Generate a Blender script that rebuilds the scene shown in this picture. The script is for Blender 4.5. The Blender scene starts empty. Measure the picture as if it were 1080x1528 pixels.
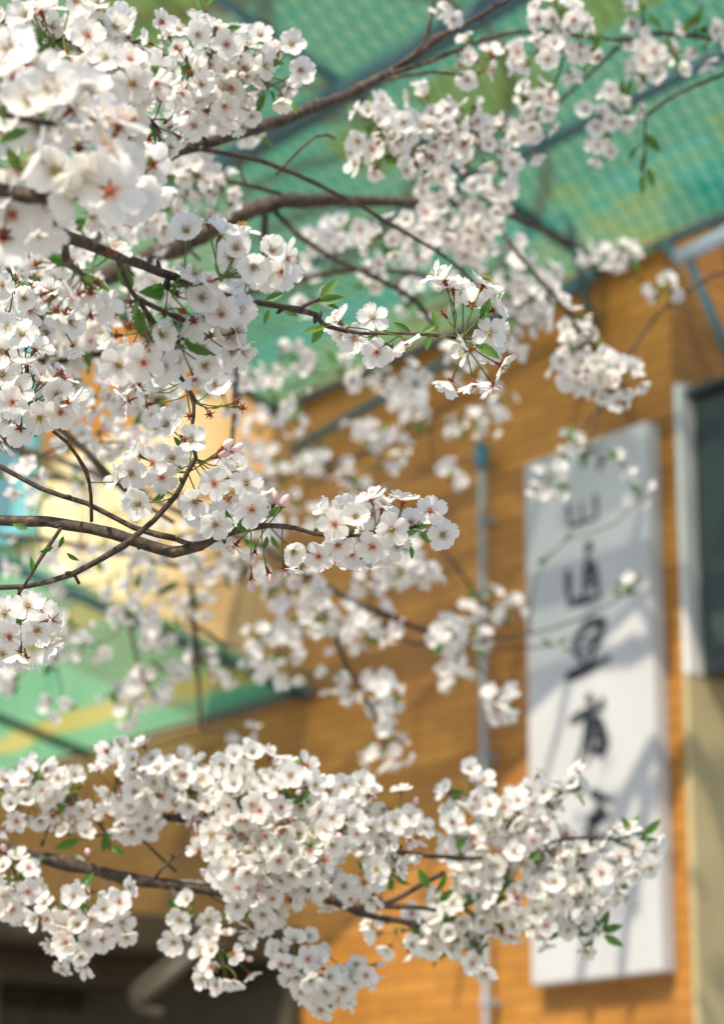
import bpy, math, random
import numpy as np
from mathutils import Vector, Matrix, Euler

random.seed(7)
C = bpy.context.scene.collection
SC = bpy.context.scene

# ------------------------------------------------------------------ camera, world, sun, exposure
FPX = 3573.0                                   # focal length in photo pixels (photo 1080 x 1528)
EYE = Vector((0, 0, 1.55))
cam_d = bpy.data.cameras.new('camera')
cam = bpy.data.objects.new('camera', cam_d); C.objects.link(cam)
cam_d.sensor_fit = 'VERTICAL'; cam_d.sensor_height = 36.0; cam_d.sensor_width = 36.0 * 1080 / 1528
cam_d.lens = FPX / 1528 * 36.0
cam_d.clip_start = 0.05; cam_d.clip_end = 2000
cam_d.dof.use_dof = True
cam_d.dof.focus_distance = 2.14
cam_d.dof.aperture_fstop = 5.5
cam_d.dof.aperture_blades = 9
ROT = (Matrix.Rotation(math.radians(90 + 16.8), 3, 'X') @ Matrix.Rotation(math.radians(0.4), 3, 'Z'))
cam.matrix_world = Matrix.Translation(EYE) @ ROT.to_4x4()
SC.camera = cam

w = bpy.data.worlds.new('World'); SC.world = w; w.use_nodes = True
SUN_EL = math.radians(50); SUN_H = Vector((-0.52, -0.854, 0)).normalized()
SUN = Vector((SUN_H.x * math.cos(SUN_EL), SUN_H.y * math.cos(SUN_EL), math.sin(SUN_EL)))
nt = w.node_tree
sky = nt.nodes.new('ShaderNodeTexSky'); sky.sky_type = 'NISHITA'; sky.sun_disc = False
sky.sun_elevation = SUN_EL; sky.sun_rotation = math.atan2(SUN_H.x, SUN_H.y)
nt.links.new(sky.outputs[0], nt.nodes['Background'].inputs[0])
nt.nodes['Background'].inputs[1].default_value = 0.14

sl = bpy.data.lights.new('sun', 'SUN'); sl.energy = 4.2; sl.angle = math.radians(0.42); sl.color = (1.0, 0.915, 0.78)
so = bpy.data.objects.new('sun', sl); C.objects.link(so)
so.rotation_euler = SUN.to_track_quat('Z', 'Y').to_euler(); so.location = SUN * 30

SC.view_settings.view_transform = 'Standard'; SC.view_settings.look = 'None'
SC.view_settings.exposure = 0.45; SC.view_settings.gamma = 1.0
SC.cycles.max_bounces = 8; SC.cycles.transparent_max_bounces = 16

def ray(x, y):
    return ROT @ Vector(((x - 540) / FPX, (764 - y) / FPX, -1.0))
def pt(x, y, d):
    return EYE + ray(x, y) * d
RIGHT = ROT @ Vector((1, 0, 0)); UP = ROT @ Vector((0, 1, 0)); TOCAM = ROT @ Vector((0, 0, 1))

# ------------------------------------------------------------------ materials
def nodes(m):
    m.use_nodes = True
    return m.node_tree, m.node_tree.nodes, m.node_tree.links
def new(n, t, **kw):
    a = n.new(t)
    for k, v in kw.items(): setattr(a, k, v)
    return a
def ramp(n, stops):
    r = n.new('ShaderNodeValToRGB'); e = r.color_ramp.elements
    e[0].position, e[0].color = stops[0][0], (*stops[0][1], 1)
    e[1].position, e[1].color = stops[-1][0], (*stops[-1][1], 1)
    for p, c in stops[1:-1]:
        k = e.new(p); k.color = (*c, 1)
    return r
def simple(name, col, rough=0.6, metal=0.0, noise=0.15, scale=12.0, bump=0.0, spec=0.5):
    m = bpy.data.materials.new(name); t, n, l = nodes(m); b = n['Principled BSDF']
    b.inputs['Roughness'].default_value = rough; b.inputs['Metallic'].default_value = metal
    b.inputs['Specular IOR Level'].default_value = spec
    tc = n.new('ShaderNodeTexCoord'); no = n.new('ShaderNodeTexNoise')
    no.inputs['Scale'].default_value = scale; no.inputs['Detail'].default_value = 6
    l.new(tc.outputs['Object'], no.inputs['Vector'])
    r = ramp(n, [(0.3, tuple(c * (1 - noise) for c in col)), (0.7, tuple(min(1, c * (1 + noise)) for c in col))])
    l.new(no.outputs['Fac'], r.inputs['Fac']); l.new(r.outputs['Color'], b.inputs['Base Color'])
    if bump:
        bp = n.new('ShaderNodeBump'); bp.inputs['Strength'].default_value = bump; bp.inputs['Distance'].default_value = 0.01
        l.new(no.outputs['Fac'], bp.inputs['Height']); l.new(bp.outputs[0], b.inputs['Normal'])
    return m

def petal_mat():
    m = bpy.data.materials.new('petal'); t, n, l = nodes(m); n.clear()
    out = n.new('ShaderNodeOutputMaterial')
    uv = n.new('ShaderNodeUVMap'); sp = n.new('ShaderNodeSeparateXYZ'); l.new(uv.outputs[0], sp.inputs[0])
    r = ramp(n, [(0.0, (0.80, 0.40, 0.36)), (0.10, (0.88, 0.74, 0.70)), (0.24, (0.955, 0.94, 0.895)), (1.0, (0.965, 0.955, 0.915))])
    l.new(sp.outputs[0], r.inputs[0])
    oi = n.new('ShaderNodeObjectInfo')
    r2 = ramp(n, [(0.0, (1, 1, 0.97)), (0.6, (0.995, 0.985, 0.965)), (1.0, (0.985, 0.955, 0.945))])
    l.new(oi.outputs['Random'], r2.inputs[0])
    mx = new(n, 'ShaderNodeMix', data_type='RGBA', blend_type='MULTIPLY'); mx.inputs[0].default_value = 1
    l.new(r.outputs[0], mx.inputs[6]); l.new(r2.outputs[0], mx.inputs[7])
    # fine veins along the petal
    wv = n.new('ShaderNodeTexWave'); wv.bands_direction = 'Y'; wv.inputs['Scale'].default_value = 2.4; wv.inputs['Distortion'].default_value = 0.8
    l.new(uv.outputs[0], wv.inputs[0])
    bp = n.new('ShaderNodeBump'); bp.inputs['Strength'].default_value = 0.12; bp.inputs['Distance'].default_value = 0.001
    l.new(wv.outputs['Fac'], bp.inputs['Height'])
    d = n.new('ShaderNodeBsdfDiffuse'); tr = n.new('ShaderNodeBsdfTranslucent'); g = n.new('ShaderNodeBsdfGlossy')
    g.inputs['Roughness'].default_value = 0.45
    for s in (d, tr):
        l.new(mx.outputs[2], s.inputs['Color']); l.new(bp.outputs[0], s.inputs['Normal'])
    a = n.new('ShaderNodeMixShader'); a.inputs[0].default_value = 0.52
    l.new(d.outputs[0], a.inputs[1]); l.new(tr.outputs[0], a.inputs[2])
    b = n.new('ShaderNodeMixShader'); b.inputs[0].default_value = 0.03
    l.new(a.outputs[0], b.inputs[1]); l.new(g.outputs[0], b.inputs[2]); l.new(b.outputs[0], out.inputs[0])
    return m
def leafy(name, c1, c2, trans=0.45):
    m = bpy.data.materials.new(name); t, n, l = nodes(m); n.clear()
    out = n.new('ShaderNodeOutputMaterial')
    oi = n.new('ShaderNodeObjectInfo'); tc = n.new('ShaderNodeTexCoord'); no = n.new('ShaderNodeTexNoise'); no.inputs['Scale'].default_value = 60
    l.new(tc.outputs['Object'], no.inputs['Vector'])
    ad = new(n, 'ShaderNodeMath', operation='ADD'); l.new(oi.outputs['Random'], ad.inputs[0]); l.new(no.outputs['Fac'], ad.inputs[1])
    hf = new(n, 'ShaderNodeMath', operation='MULTIPLY'); hf.inputs[1].default_value = 0.5; l.new(ad.outputs[0], hf.inputs[0])
    r = ramp(n, [(0.2, c1), (0.8, c2)]); l.new(hf.outputs[0], r.inputs[0])
    d = n.new('ShaderNodeBsdfPrincipled'); d.inputs['Roughness'].default_value = 0.45
    tr = n.new('ShaderNodeBsdfTranslucent')
    l.new(r.outputs[0], d.inputs['Base Color']); l.new(r.outputs[0], tr.inputs['Color'])
    a = n.new('ShaderNodeMixShader'); a.inputs[0].default_value = trans
    l.new(d.outputs[0], a.inputs[1]); l.new(tr.outputs[0], a.inputs[2]); l.new(a.outputs[0], out.inputs[0])
    return m
def bark_mat():
    m = bpy.data.materials.new('bark'); t, n, l = nodes(m); b = n['Principled BSDF']
    b.inputs['Roughness'].default_value = 0.8
    tc = n.new('ShaderNodeTexCoord')
    no = n.new('ShaderNodeTexNoise'); no.inputs['Scale'].default_value = 130; no.inputs['Detail'].default_value = 8
    n2 = n.new('ShaderNodeTexNoise'); n2.inputs['Scale'].default_value = 22; n2.inputs['Detail'].default_value = 4
    for q in (no, n2): l.new(tc.outputs['Object'], q.inputs['Vector'])
    r = ramp(n, [(0.3, (0.022, 0.018, 0.014)), (0.55, (0.075, 0.055, 0.038)), (0.75, (0.20, 0.15, 0.10))])
    l.new(no.outputs['Fac'], r.inputs[0])
    r2 = ramp(n, [(0.35, (0.75, 0.72, 0.7)), (0.7, (1.25, 1.1, 0.95))]); l.new(n2.outputs['Fac'], r2.inputs[0])
    mx = new(n, 'ShaderNodeMix', data_type='RGBA', blend_type='MULTIPLY'); mx.inputs[0].default_value = 1
    l.new(r.outputs[0], mx.inputs[6]); l.new(r2.outputs[0], mx.inputs[7]); l.new(mx.outputs[2], b.inputs['Base Color'])
    bp = n.new('ShaderNodeBump'); bp.inputs['Strength'].default_value = 0.7; bp.inputs['Distance'].default_value = 0.002
    l.new(no.outputs['Fac'], bp.inputs['Height']); l.new(bp.outputs[0], b.inputs['Normal'])
    return m
UGLOW = (-2.3, -3.7)  # span along the wall where the painted sunlight fades in
ZGLOW = 3.66                                     # the painted sunlight starts above the low awning
def tile_mat():
    m = bpy.data.materials.new('orange_tile'); t, n, l = nodes(m); b = n['Principled BSDF']
    uv = n.new('ShaderNodeUVMap'); br = n.new('ShaderNodeTexBrick')
    br.inputs['Scale'].default_value = 1.0; br.inputs['Brick Width'].default_value = 0.22; br.inputs['Row Height'].default_value = 0.062
    br.inputs['Mortar Size'].default_value = 0.005; br.inputs['Mortar Smooth'].default_value = 0.2; br.inputs['Bias'].default_value = 0.0
    br.inputs['Color1'].default_value = (0.38, 0.158, 0.024, 1); br.inputs['Color2'].default_value = (0.46, 0.205, 0.034, 1)
    br.inputs['Mortar'].default_value = (0.29, 0.12, 0.024, 1)
    l.new(uv.outputs[0], br.inputs['Vector'])
    no = n.new('ShaderNodeTexNoise'); no.inputs['Scale'].default_value = 1.3; no.inputs['Detail'].default_value = 7; l.new(uv.outputs[0], no.inputs['Vector'])
    r = ramp(n, [(0.32, (0.66, 0.62, 0.58)), (0.5, (1.0, 1.0, 1.0)), (0.7, (1.15, 1.15, 1.2))]); l.new(no.outputs['Fac'], r.inputs[0])
    mx = new(n, 'ShaderNodeMix', data_type='RGBA', blend_type='MULTIPLY'); mx.inputs[0].default_value = 1
    l.new(br.outputs['Color'], mx.inputs[6]); l.new(r.outputs[0], mx.inputs[7])
    # sunlit glow on the far bays, painted into the tile colour as paler yellow
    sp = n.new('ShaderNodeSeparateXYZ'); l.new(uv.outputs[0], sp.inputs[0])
    mr = n.new('ShaderNodeMapRange'); mr.inputs[1].default_value = UGLOW[0]; mr.inputs[2].default_value = UGLOW[1]
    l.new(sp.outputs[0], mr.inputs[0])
    mz = n.new('ShaderNodeMapRange'); mz.inputs[1].default_value = ZGLOW - 0.1; mz.inputs[2].default_value = ZGLOW + 0.15; l.new(sp.outputs[1], mz.inputs[0])
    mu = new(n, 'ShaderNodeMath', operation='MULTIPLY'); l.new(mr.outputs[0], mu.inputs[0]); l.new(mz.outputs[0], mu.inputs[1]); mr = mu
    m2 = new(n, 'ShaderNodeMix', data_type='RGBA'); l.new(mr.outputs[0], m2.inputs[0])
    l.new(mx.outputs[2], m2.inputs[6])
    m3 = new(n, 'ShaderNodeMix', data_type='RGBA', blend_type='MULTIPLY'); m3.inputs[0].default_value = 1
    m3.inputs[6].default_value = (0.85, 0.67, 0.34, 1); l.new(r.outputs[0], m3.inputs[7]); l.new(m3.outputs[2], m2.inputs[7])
    l.new(m2.outputs[2], b.inputs['Base Color'])
    b.inputs['Roughness'].default_value = 0.5; b.inputs['Specular IOR Level'].default_value = 0.3
    bp = n.new('ShaderNodeBump'); bp.inputs['Strength'].default_value = 0.5; bp.inputs['Distance'].default_value = 0.004; bp.invert = True
    l.new(br.outputs['Fac'], bp.inputs['Height']); l.new(bp.outputs[0], b.inputs['Normal'])
    return m
def awning_mat(name, phase, freq, wob, yel, holes):
    """Green and yellow striped mesh-reinforced sheet; the holes of the mesh let part of the sun through."""
    m = bpy.data.materials.new(name); t, n, l = nodes(m); n.clear()
    out = n.new('ShaderNodeOutputMaterial'); uv = n.new('ShaderNodeUVMap')
    sp = n.new('ShaderNodeSeparateXYZ'); l.new(uv.outputs[0], sp.inputs[0])
    no = n.new('ShaderNodeTexNoise'); no.inputs['Scale'].default_value = 1.1; no.inputs['Detail'].default_value = 5; l.new(uv.outputs[0], no.inputs['Vector'])
    ma = new(n, 'ShaderNodeMath', operation='MULTIPLY_ADD'); ma.inputs[1].default_value = wob; l.new(no.outputs['Fac'], ma.inputs[0]); l.new(sp.outputs[1], ma.inputs[2])
    sn = new(n, 'ShaderNodeMath', operation='MULTIPLY_ADD'); sn.inputs[1].default_value = freq; sn.inputs[2].default_value = phase; l.new(ma.outputs[0], sn.inputs[0])
    si = new(n, 'ShaderNodeMath', operation='SINE'); l.new(sn.outputs[0], si.inputs[0])
    r = ramp(n, [(max(0, min(0.97, yel - 0.14)), (0.004, 0.46, 0.37)), (min(0.99, yel), (0.03, 0.47, 0.30)), (min(1.0, yel + 0.10), (0.58, 0.48, 0.12) if yel < 1 else (0.14, 0.48, 0.22))])
    mr = n.new('ShaderNodeMapRange'); mr.inputs[1].default_value = -1; mr.inputs[2].default_value = 1
    l.new(si.outputs[0], mr.inputs[0]); l.new(mr.outputs[0], r.inputs[0])
    # diamond net
    def diag(sgn):
        c = new(n, 'ShaderNodeMath', operation='MULTIPLY_ADD'); c.inputs[1].default_value = sgn * 2.2; l.new(sp.outputs[0], c.inputs[0]); l.new(sp.outputs[1], c.inputs[2])
        s = new(n, 'ShaderNodeMath', operation='MULTIPLY'); s.inputs[1].default_value = 1 / 0.15; l.new(c.outputs[0], s.inputs[0])
        f = new(n, 'ShaderNodeMath', operation='PINGPONG'); f.inputs[1].default_value = 0.5; l.new(s.outputs[0], f.inputs[0])
        return f
    mn = new(n, 'ShaderNodeMath', operation='MINIMUM'); l.new(diag(1.0).outputs[0], mn.inputs[0]); l.new(diag(-1.0).outputs[0], mn.inputs[1])
    net = ramp(n, [(0.06, (0.42, 0.48, 0.34)), (0.16, (1, 1, 1))]); l.new(mn.outputs[0], net.inputs[0])
    mx = new(n, 'ShaderNodeMix', data_type='RGBA', blend_type='MULTIPLY'); mx.inputs[0].default_value = 0.85
    l.new(r.outputs[0], mx.inputs[6]); l.new(net.outputs[0], mx.inputs[7])
    sc_ = ramp(n, [(0.16, (0, 0, 0)), (0.34, (0.55, 0.55, 0.55))]); l.new(mn.outputs[0], sc_.inputs[0])
    base = mx; mx = new(n, 'ShaderNodeMix', data_type='RGBA'); l.new(sc_.outputs[0], mx.inputs[0]); l.new(base.outputs[2], mx.inputs[6]); mx.inputs[7].default_value = (0.40, 0.52, 0.20, 1)
    d = n.new('ShaderNodeBsdfDiffuse'); tr = n.new('ShaderNodeBsdfTranslucent'); tp = n.new('ShaderNodeBsdfTransparent')
    tp.inputs[0].default_value = (0.82, 0.97, 0.92, 1)
    l.new(mx.outputs[2], d.inputs[0]); l.new(mx.outputs[2], tr.inputs[0])
    a = n.new('ShaderNodeMixShader'); a.inputs[0].default_value = 0.72
    l.new(d.outputs[0], a.inputs[1]); l.new(tr.outputs[0], a.inputs[2])
    b = n.new('ShaderNodeMixShader'); b.inputs[0].default_value = holes
    l.new(a.outputs[0], b.inputs[1]); l.new(tp.outputs[0], b.inputs[2]); l.new(b.outputs[0], out.inputs[0])
    return m

M = dict(
    petal=petal_mat(),
    stamen=simple('stamen', (0.62, 0.42, 0.06), 0.6, noise=0.2),
    calyx=leafy('calyx', (0.20, 0.030, 0.014), (0.30, 0.09, 0.02), 0.25),
    stalk=leafy('stalk', (0.13, 0.20, 0.03), (0.22, 0.24, 0.05), 0.3),
    heart=simple('flower_heart', (0.50, 0.10, 0.05), 0.6, noise=0.3),
    heart_green=simple('flower_heart_green', (0.40, 0.34, 0.06), 0.6, noise=0.3),
    bud=leafy('bud_petal', (0.84, 0.62, 0.60), (0.90, 0.80, 0.78), 0.4),
    leaf=leafy('young_leaf', (0.07, 0.20, 0.03), (0.18, 0.33, 0.06), 0.5),
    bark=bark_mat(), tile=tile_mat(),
    awning=awning_mat('awning_sheet', 2.2, 3.2, 3.6, 1.10, 0.34), yellow=awning_mat('awning_yellow', 0.0, 0.0, 0.0, 0.15, 0.30), awning2=awning_mat('awning_sheet_low', -1.9, 9.5, 0.25, 0.86, 0.24),
    steel=simple('painted_steel', (0.055, 0.13, 0.145), 0.45, 0.0, 0.12, 9),
    pale_tube=simple('pale_tube', (0.50, 0.58, 0.66), 0.4, 0.1, 0.12, 6),
    sign=simple('sign_white', (0.50, 0.485, 0.455), 0.5, 0.0, 0.07, 3.5),
    ink=simple('sign_ink', (0.018, 0.022, 0.026), 0.6, 0.0, 0.3, 20),
    ink_worn=simple('sign_ink_worn', (0.06, 0.055, 0.05), 0.6, 0.0, 0.3, 30),
    pipe=simple('pipe_paint', (0.32, 0.40, 0.43), 0.4, 0.1, 0.15, 5),
    cap=simple('pipe_cap', (0.06, 0.22, 0.29), 0.45, 0.0, 0.2, 20),
    stone=simple('white_stone', (0.62, 0.60, 0.54), 0.7, 0.0, 0.12, 4, 0.2),
    render=simple('tan_render', (0.42, 0.34, 0.17), 0.8, 0.0, 0.12, 3, 0.2),
    dark=simple('dark_cabinet', (0.025, 0.040, 0.030), 0.5, 0.0, 0.3, 3),
    housing=simple('lamp_housing', (0.045, 0.06, 0.04), 0.5, 0.0, 0.2, 8),
    lamp_tube=simple('lamp_tube', (0.10, 0.088, 0.055), 0.6, 0.0, 0.15, 8),
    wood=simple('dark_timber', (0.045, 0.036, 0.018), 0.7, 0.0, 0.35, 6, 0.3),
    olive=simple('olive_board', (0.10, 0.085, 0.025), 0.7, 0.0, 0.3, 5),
    frame=simple('turquoise_frame', (0.16, 0.46, 0.46), 0.5, 0.0, 0.1, 5),
    glass=simple('window_glass', (0.10, 0.20, 0.21), 0.08, 0.0, 0.1, 2),
    ground=simple('paving', (0.30, 0.28, 0.25), 0.85, 0.0, 0.2, 1.5, 0.2),
    roofing=simple('roof_felt', (0.16, 0.15, 0.14), 0.85, 0.0, 0.2, 2),
)

# ------------------------------------------------------------------ mesh tools
class MB:
    def __init__(s): s.v, s.f, s.m, s.uv = [], [], [], []; s.mats = []
    def slot(s, mat):
        if mat not in s.mats: s.mats.append(mat)
        return s.mats.index(mat)
    def add(s, vs, fs, mat, uvs=None):
        o = len(s.v); k = s.slot(mat)
        s.v.extend([tuple(p) for p in vs]); s.uv.extend(uvs if uvs is not None else [(0.5, 0.5)] * len(vs))
        for f in fs: s.f.append(tuple(i + o for i in f)); s.m.append(k)
    def merge(s, o, mat4):
        R = np.array(mat4.to_3x3()); T = np.array(mat4.translation)
        v = np.asarray(o.v) @ R.T + T; off = len(s.v)
        s.v.extend(map(tuple, v)); s.uv.extend(o.uv)
        remap = [s.slot(x) for x in o.mats]
        s.f.extend([tuple(i + off for i in f) for f in o.f]); s.m.extend([remap[k] for k in o.m])
    def mesh(s, name, smooth=True):
        me = bpy.data.meshes.new(name); me.from_pydata(s.v, [], s.f)
        for x in s.mats: me.materials.append(M[x])
        me.polygons.foreach_set('material_index', s.m)
        me.polygons.foreach_set('use_smooth', [smooth] * len(s.f))
        ul = me.uv_layers.new(name='UVMap')
        uva = np.asarray(s.uv, dtype=np.float32); li = np.empty(len(me.loops), dtype=np.int32)
        me.loops.foreach_get('vertex_index', li); ul.data.foreach_set('uv', uva[li].ravel())
        me.update(); return me
    def obj(s, name, parent=None, loc=(0, 0, 0), smooth=True):
        o = bpy.data.objects.new(name, s.mesh(name, smooth)); C.objects.link(o)
        o.location = loc; o.parent = parent; return o
    def box(s, x0, x1, y0, y1, z0, z1, mat, bev=0.0):
        b = bev
        if b <= 0:
            vs = [(x, y, z) for x in (x0, x1) for y in (y0, y1) for z in (z0, z1)]
            s.add(vs, [(0, 1, 3, 2), (4, 6, 7, 5), (0, 4, 5, 1), (2, 3, 7, 6), (0, 2, 6, 4), (1, 5, 7, 3)], mat,
                  [(p[0] + p[1], p[2]) for p in vs]); return
        # chamfered box
        vs, idx = [], {}
        for sx in (0, 1):
            for sy in (0, 1):
                for sz in (0, 1):
                    X, Y, Z = (x0, x1)[sx], (y0, y1)[sy], (z0, z1)[sz]
                    dx, dy, dz = (b, -b)[sx], (b, -b)[sy], (b, -b)[sz]
                    for k, p in enumerate(((X, Y + dy, Z + dz), (X + dx, Y, Z + dz), (X + dx, Y + dy, Z))):
                        idx[(sx, sy, sz, k)] = len(vs); vs.append(p)
        fs = []
        q = [(0, 0), (1, 0), (1, 1), (0, 1)]
        for sgn in (0, 1):
            fs.append([idx[(sgn, a, c, 0)] for a, c in q]); fs.append([idx[(a, sgn, c, 1)] for a, c in q]); fs.append([idx[(a, c, sgn, 2)] for a, c in q])
        for a in (0, 1):
            for c in (0, 1):
                fs.append([idx[(0, a, c, 1)], idx[(1, a, c, 1)], idx[(1, a, c, 2)], idx[(0, a, c, 2)]])
                fs.append([idx[(a, 0, c, 0)], idx[(a, 1, c, 0)], idx[(a, 1, c, 2)], idx[(a, 0, c, 2)]])
                fs.append([idx[(a, c, 0, 0)], idx[(a, c, 1, 0)], idx[(a, c, 1, 1)], idx[(a, c, 0, 1)]])
        for a in (0, 1):
            for c in (0, 1):
                for e in (0, 1): fs.append([idx[(a, c, e, k)] for k in range(3)])
        s.add(vs, fs, mat, [(p[0] + p[1], p[2]) for p in vs])
    def tube(s, pts, rad, mat, n=8, jitter=0.0, rng=None):
        pts = [Vector(p) for p in pts]; vs, fs = [], []
        prev = None
        for i, p in enumerate(pts):
            d = (pts[min(i + 1, len(pts) - 1)] - pts[max(i - 1, 0)]).normalized()
            if prev is None:
                a = d.orthogonal().normalized()
            else:
                a = (prev - d * prev.dot(d)).normalized()
            prev = a; b = d.cross(a)
            r = rad[i] if hasattr(rad, '__len__') else rad
            for k in range(n):
                t = 2 * math.pi * k / n; rr = r * (1 + (rng.uniform(-jitter, jitter) if rng else 0))
                vs.append(p + (a * math.cos(t) + b * math.sin(t)) * rr)
        for i in range(len(pts) - 1):
            for k in range(n):
                fs.append((i * n + k, i * n + (k + 1) % n, (i + 1) * n + (k + 1) % n, (i + 1) * n + k))
        fs.append(tuple(range(n))[::-1]); fs.append(tuple(range((len(pts) - 1) * n, len(pts) * n)))
        s.add(vs, fs, mat)

def smooth_path(P, R, step):
    """Catmull-Rom through points P (Vectors) with radii R."""
    out, rad = [], []
    for i in range(len(P) - 1):
        p0, p1, p2, p3 = P[max(i - 1, 0)], P[i], P[i + 1], P[min(i + 2, len(P) - 1)]
        k = max(2, int((p2 - p1).length / step))
        for j in range(k):
            t = j / k
            out.append(0.5 * ((2 * p1) + (p2 - p0) * t + (2 * p0 - 5 * p1 + 4 * p2 - p3) * t * t + (3 * p1 - p0 - 3 * p2 + p3) * t ** 3))
            rad.append(R[i] * (1 - t) + R[i + 1] * t)
    out.append(P[-1]); rad.append(R[-1]); return out, rad

def tag(o, label=None, cat=None, group=None, kind=None):
    if label: o['label'] = label
    if cat: o['category'] = cat
    if group: o['group'] = group
    if kind: o['kind'] = kind
    return o
def empty(name, loc, rz=0.0, label=None, cat=None, group=None):
    o = bpy.data.objects.new(name, None); C.objects.link(o); o.empty_display_size = 0.1
    o.location = loc; o.rotation_euler = (0, 0, rz); return tag(o, label, cat, group)

# ------------------------------------------------------------------ the facade frame
# local axes: X along the wall to the near right end, Y into the building, Z up; origin at the near corner
az = math.radians(-52.0)
XA = Vector((math.cos(az), math.sin(az), 0)); YA = Vector((-math.sin(az), math.cos(az), 0)); NW = -YA
P0 = pt(885, 1080, 8.45) - NW * 0.07
def hit(x, y, off=0.0):
    """point of the wall plane (moved out by off) seen at photo position x, y -> local coordinates u, z"""
    r = ray(x, y); q = P0 + NW * off
    p = EYE + r * ((q - EYE).dot(NW) / r.dot(NW)); return p
CORNER = hit(1004, 620); CORNER.z = 0
def loc_of(p):
    d = p - CORNER; return d.dot(XA), d.dot(YA), p.z
def uz(x, y, off=0.0):
    a = loc_of(hit(x, y, off)); return a[0], a[2]
def side_hit(x, y, off=0.0):
    r = ray(x, y); q = CORNER + XA * off
    p = EYE + r * ((q - EYE).dot(XA) / r.dot(XA)); a = loc_of(p); return a[1], a[2]

def build_setting():
    g = MB(); g.add([(-400, -400, 0), (400, -400, 0), (400, 400, 0), (-400, 400, 0)], [(0, 1, 2, 3)], 'ground')
    tag(g.obj('ground'), kind='structure')
    # building
    b = empty('tiled_building', CORNER, az, 'orange tiled building with a long street wall and a tan clad near end', 'building')
    H = uz(940, 372, 0.03)[1] + 0.22; L = 22.0; D = 8.0
    m = MB()
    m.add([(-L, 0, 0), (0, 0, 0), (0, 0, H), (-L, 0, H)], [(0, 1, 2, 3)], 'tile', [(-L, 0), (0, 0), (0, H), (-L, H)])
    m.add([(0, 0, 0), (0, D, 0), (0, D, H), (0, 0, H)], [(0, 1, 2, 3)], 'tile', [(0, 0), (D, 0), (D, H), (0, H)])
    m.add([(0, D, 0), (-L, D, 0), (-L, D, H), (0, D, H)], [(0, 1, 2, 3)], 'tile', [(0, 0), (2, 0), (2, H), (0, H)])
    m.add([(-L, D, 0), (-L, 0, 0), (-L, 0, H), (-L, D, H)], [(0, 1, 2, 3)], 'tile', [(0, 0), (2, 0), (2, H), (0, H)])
    m.obj('wall', b, smooth=False)
    uT = uz(405, 665, 0.03)[0] - 0.35
    r = MB(); r.box(uT + 0.002, 0.10, 0.10, D + 0.15, H + 0.003, H + 0.2, 'roofing', 0.02); r.obj('roof', b, smooth=False)
    m = MB()                                   # the far bays stand one storey higher
    T = H + 4.5
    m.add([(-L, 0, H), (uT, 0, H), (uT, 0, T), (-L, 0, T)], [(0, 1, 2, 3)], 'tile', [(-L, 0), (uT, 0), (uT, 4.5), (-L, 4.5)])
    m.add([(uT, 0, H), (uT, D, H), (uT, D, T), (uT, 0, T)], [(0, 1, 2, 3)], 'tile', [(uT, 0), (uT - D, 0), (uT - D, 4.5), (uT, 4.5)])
    m.obj('upper_wall', b, smooth=False)
    r = MB(); r.box(-L - 0.15, uT + 0.1, -0.1, D + 0.15, T + 0.003, T + 0.25, 'roofing', 0.02); r.obj('roof', b, smooth=False)
    zt = side_hit(1004, 575)[1]; zm = side_hit(1021, 1008)[1]
    yd = side_hit(1034, 700, 0.037)[0]
    c = MB(); c.box(0.002, 0.03, 0.0, D - 0.5, 0.0, zm - 0.002, 'render'); c.obj('render_cladding', b, smooth=False)
    c = MB(); c.box(0.002, 0.035, 0.0, yd + 0.9, zm, zt, 'stone', 0.004); c.obj('stone_cladding', b, smooth=False)
    # dark cabinet on the near end wall
    z1 = side_hit(1036, 604)[1]; z0 = side_hit(1052, 1018)[1]
    k = empty('wall_cabinet', CORNER + XA * 0.036 + YA * yd, az, 'dark green wall cabinet beside white stone strip at the right', 'cabinet')
    q = MB(); q.box(0.0, 0.9, 0.0, 0.7, z0, z1, 'dark', 0.015); q.obj('body', k, smooth=False)
    q = MB(); q.box(0.06, 0.84, -0.012, 0.0, z0 + 0.08, z1 - 0.08, 'dark', 0.004); q.obj('door', k, smooth=False)
    q = MB(); q.box(-0.02, 0.93, -0.03, 0.73, z1 + 0.001, z1 + 0.03, 'dark', 0.006); q.obj('lid', k, smooth=False)

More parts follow.
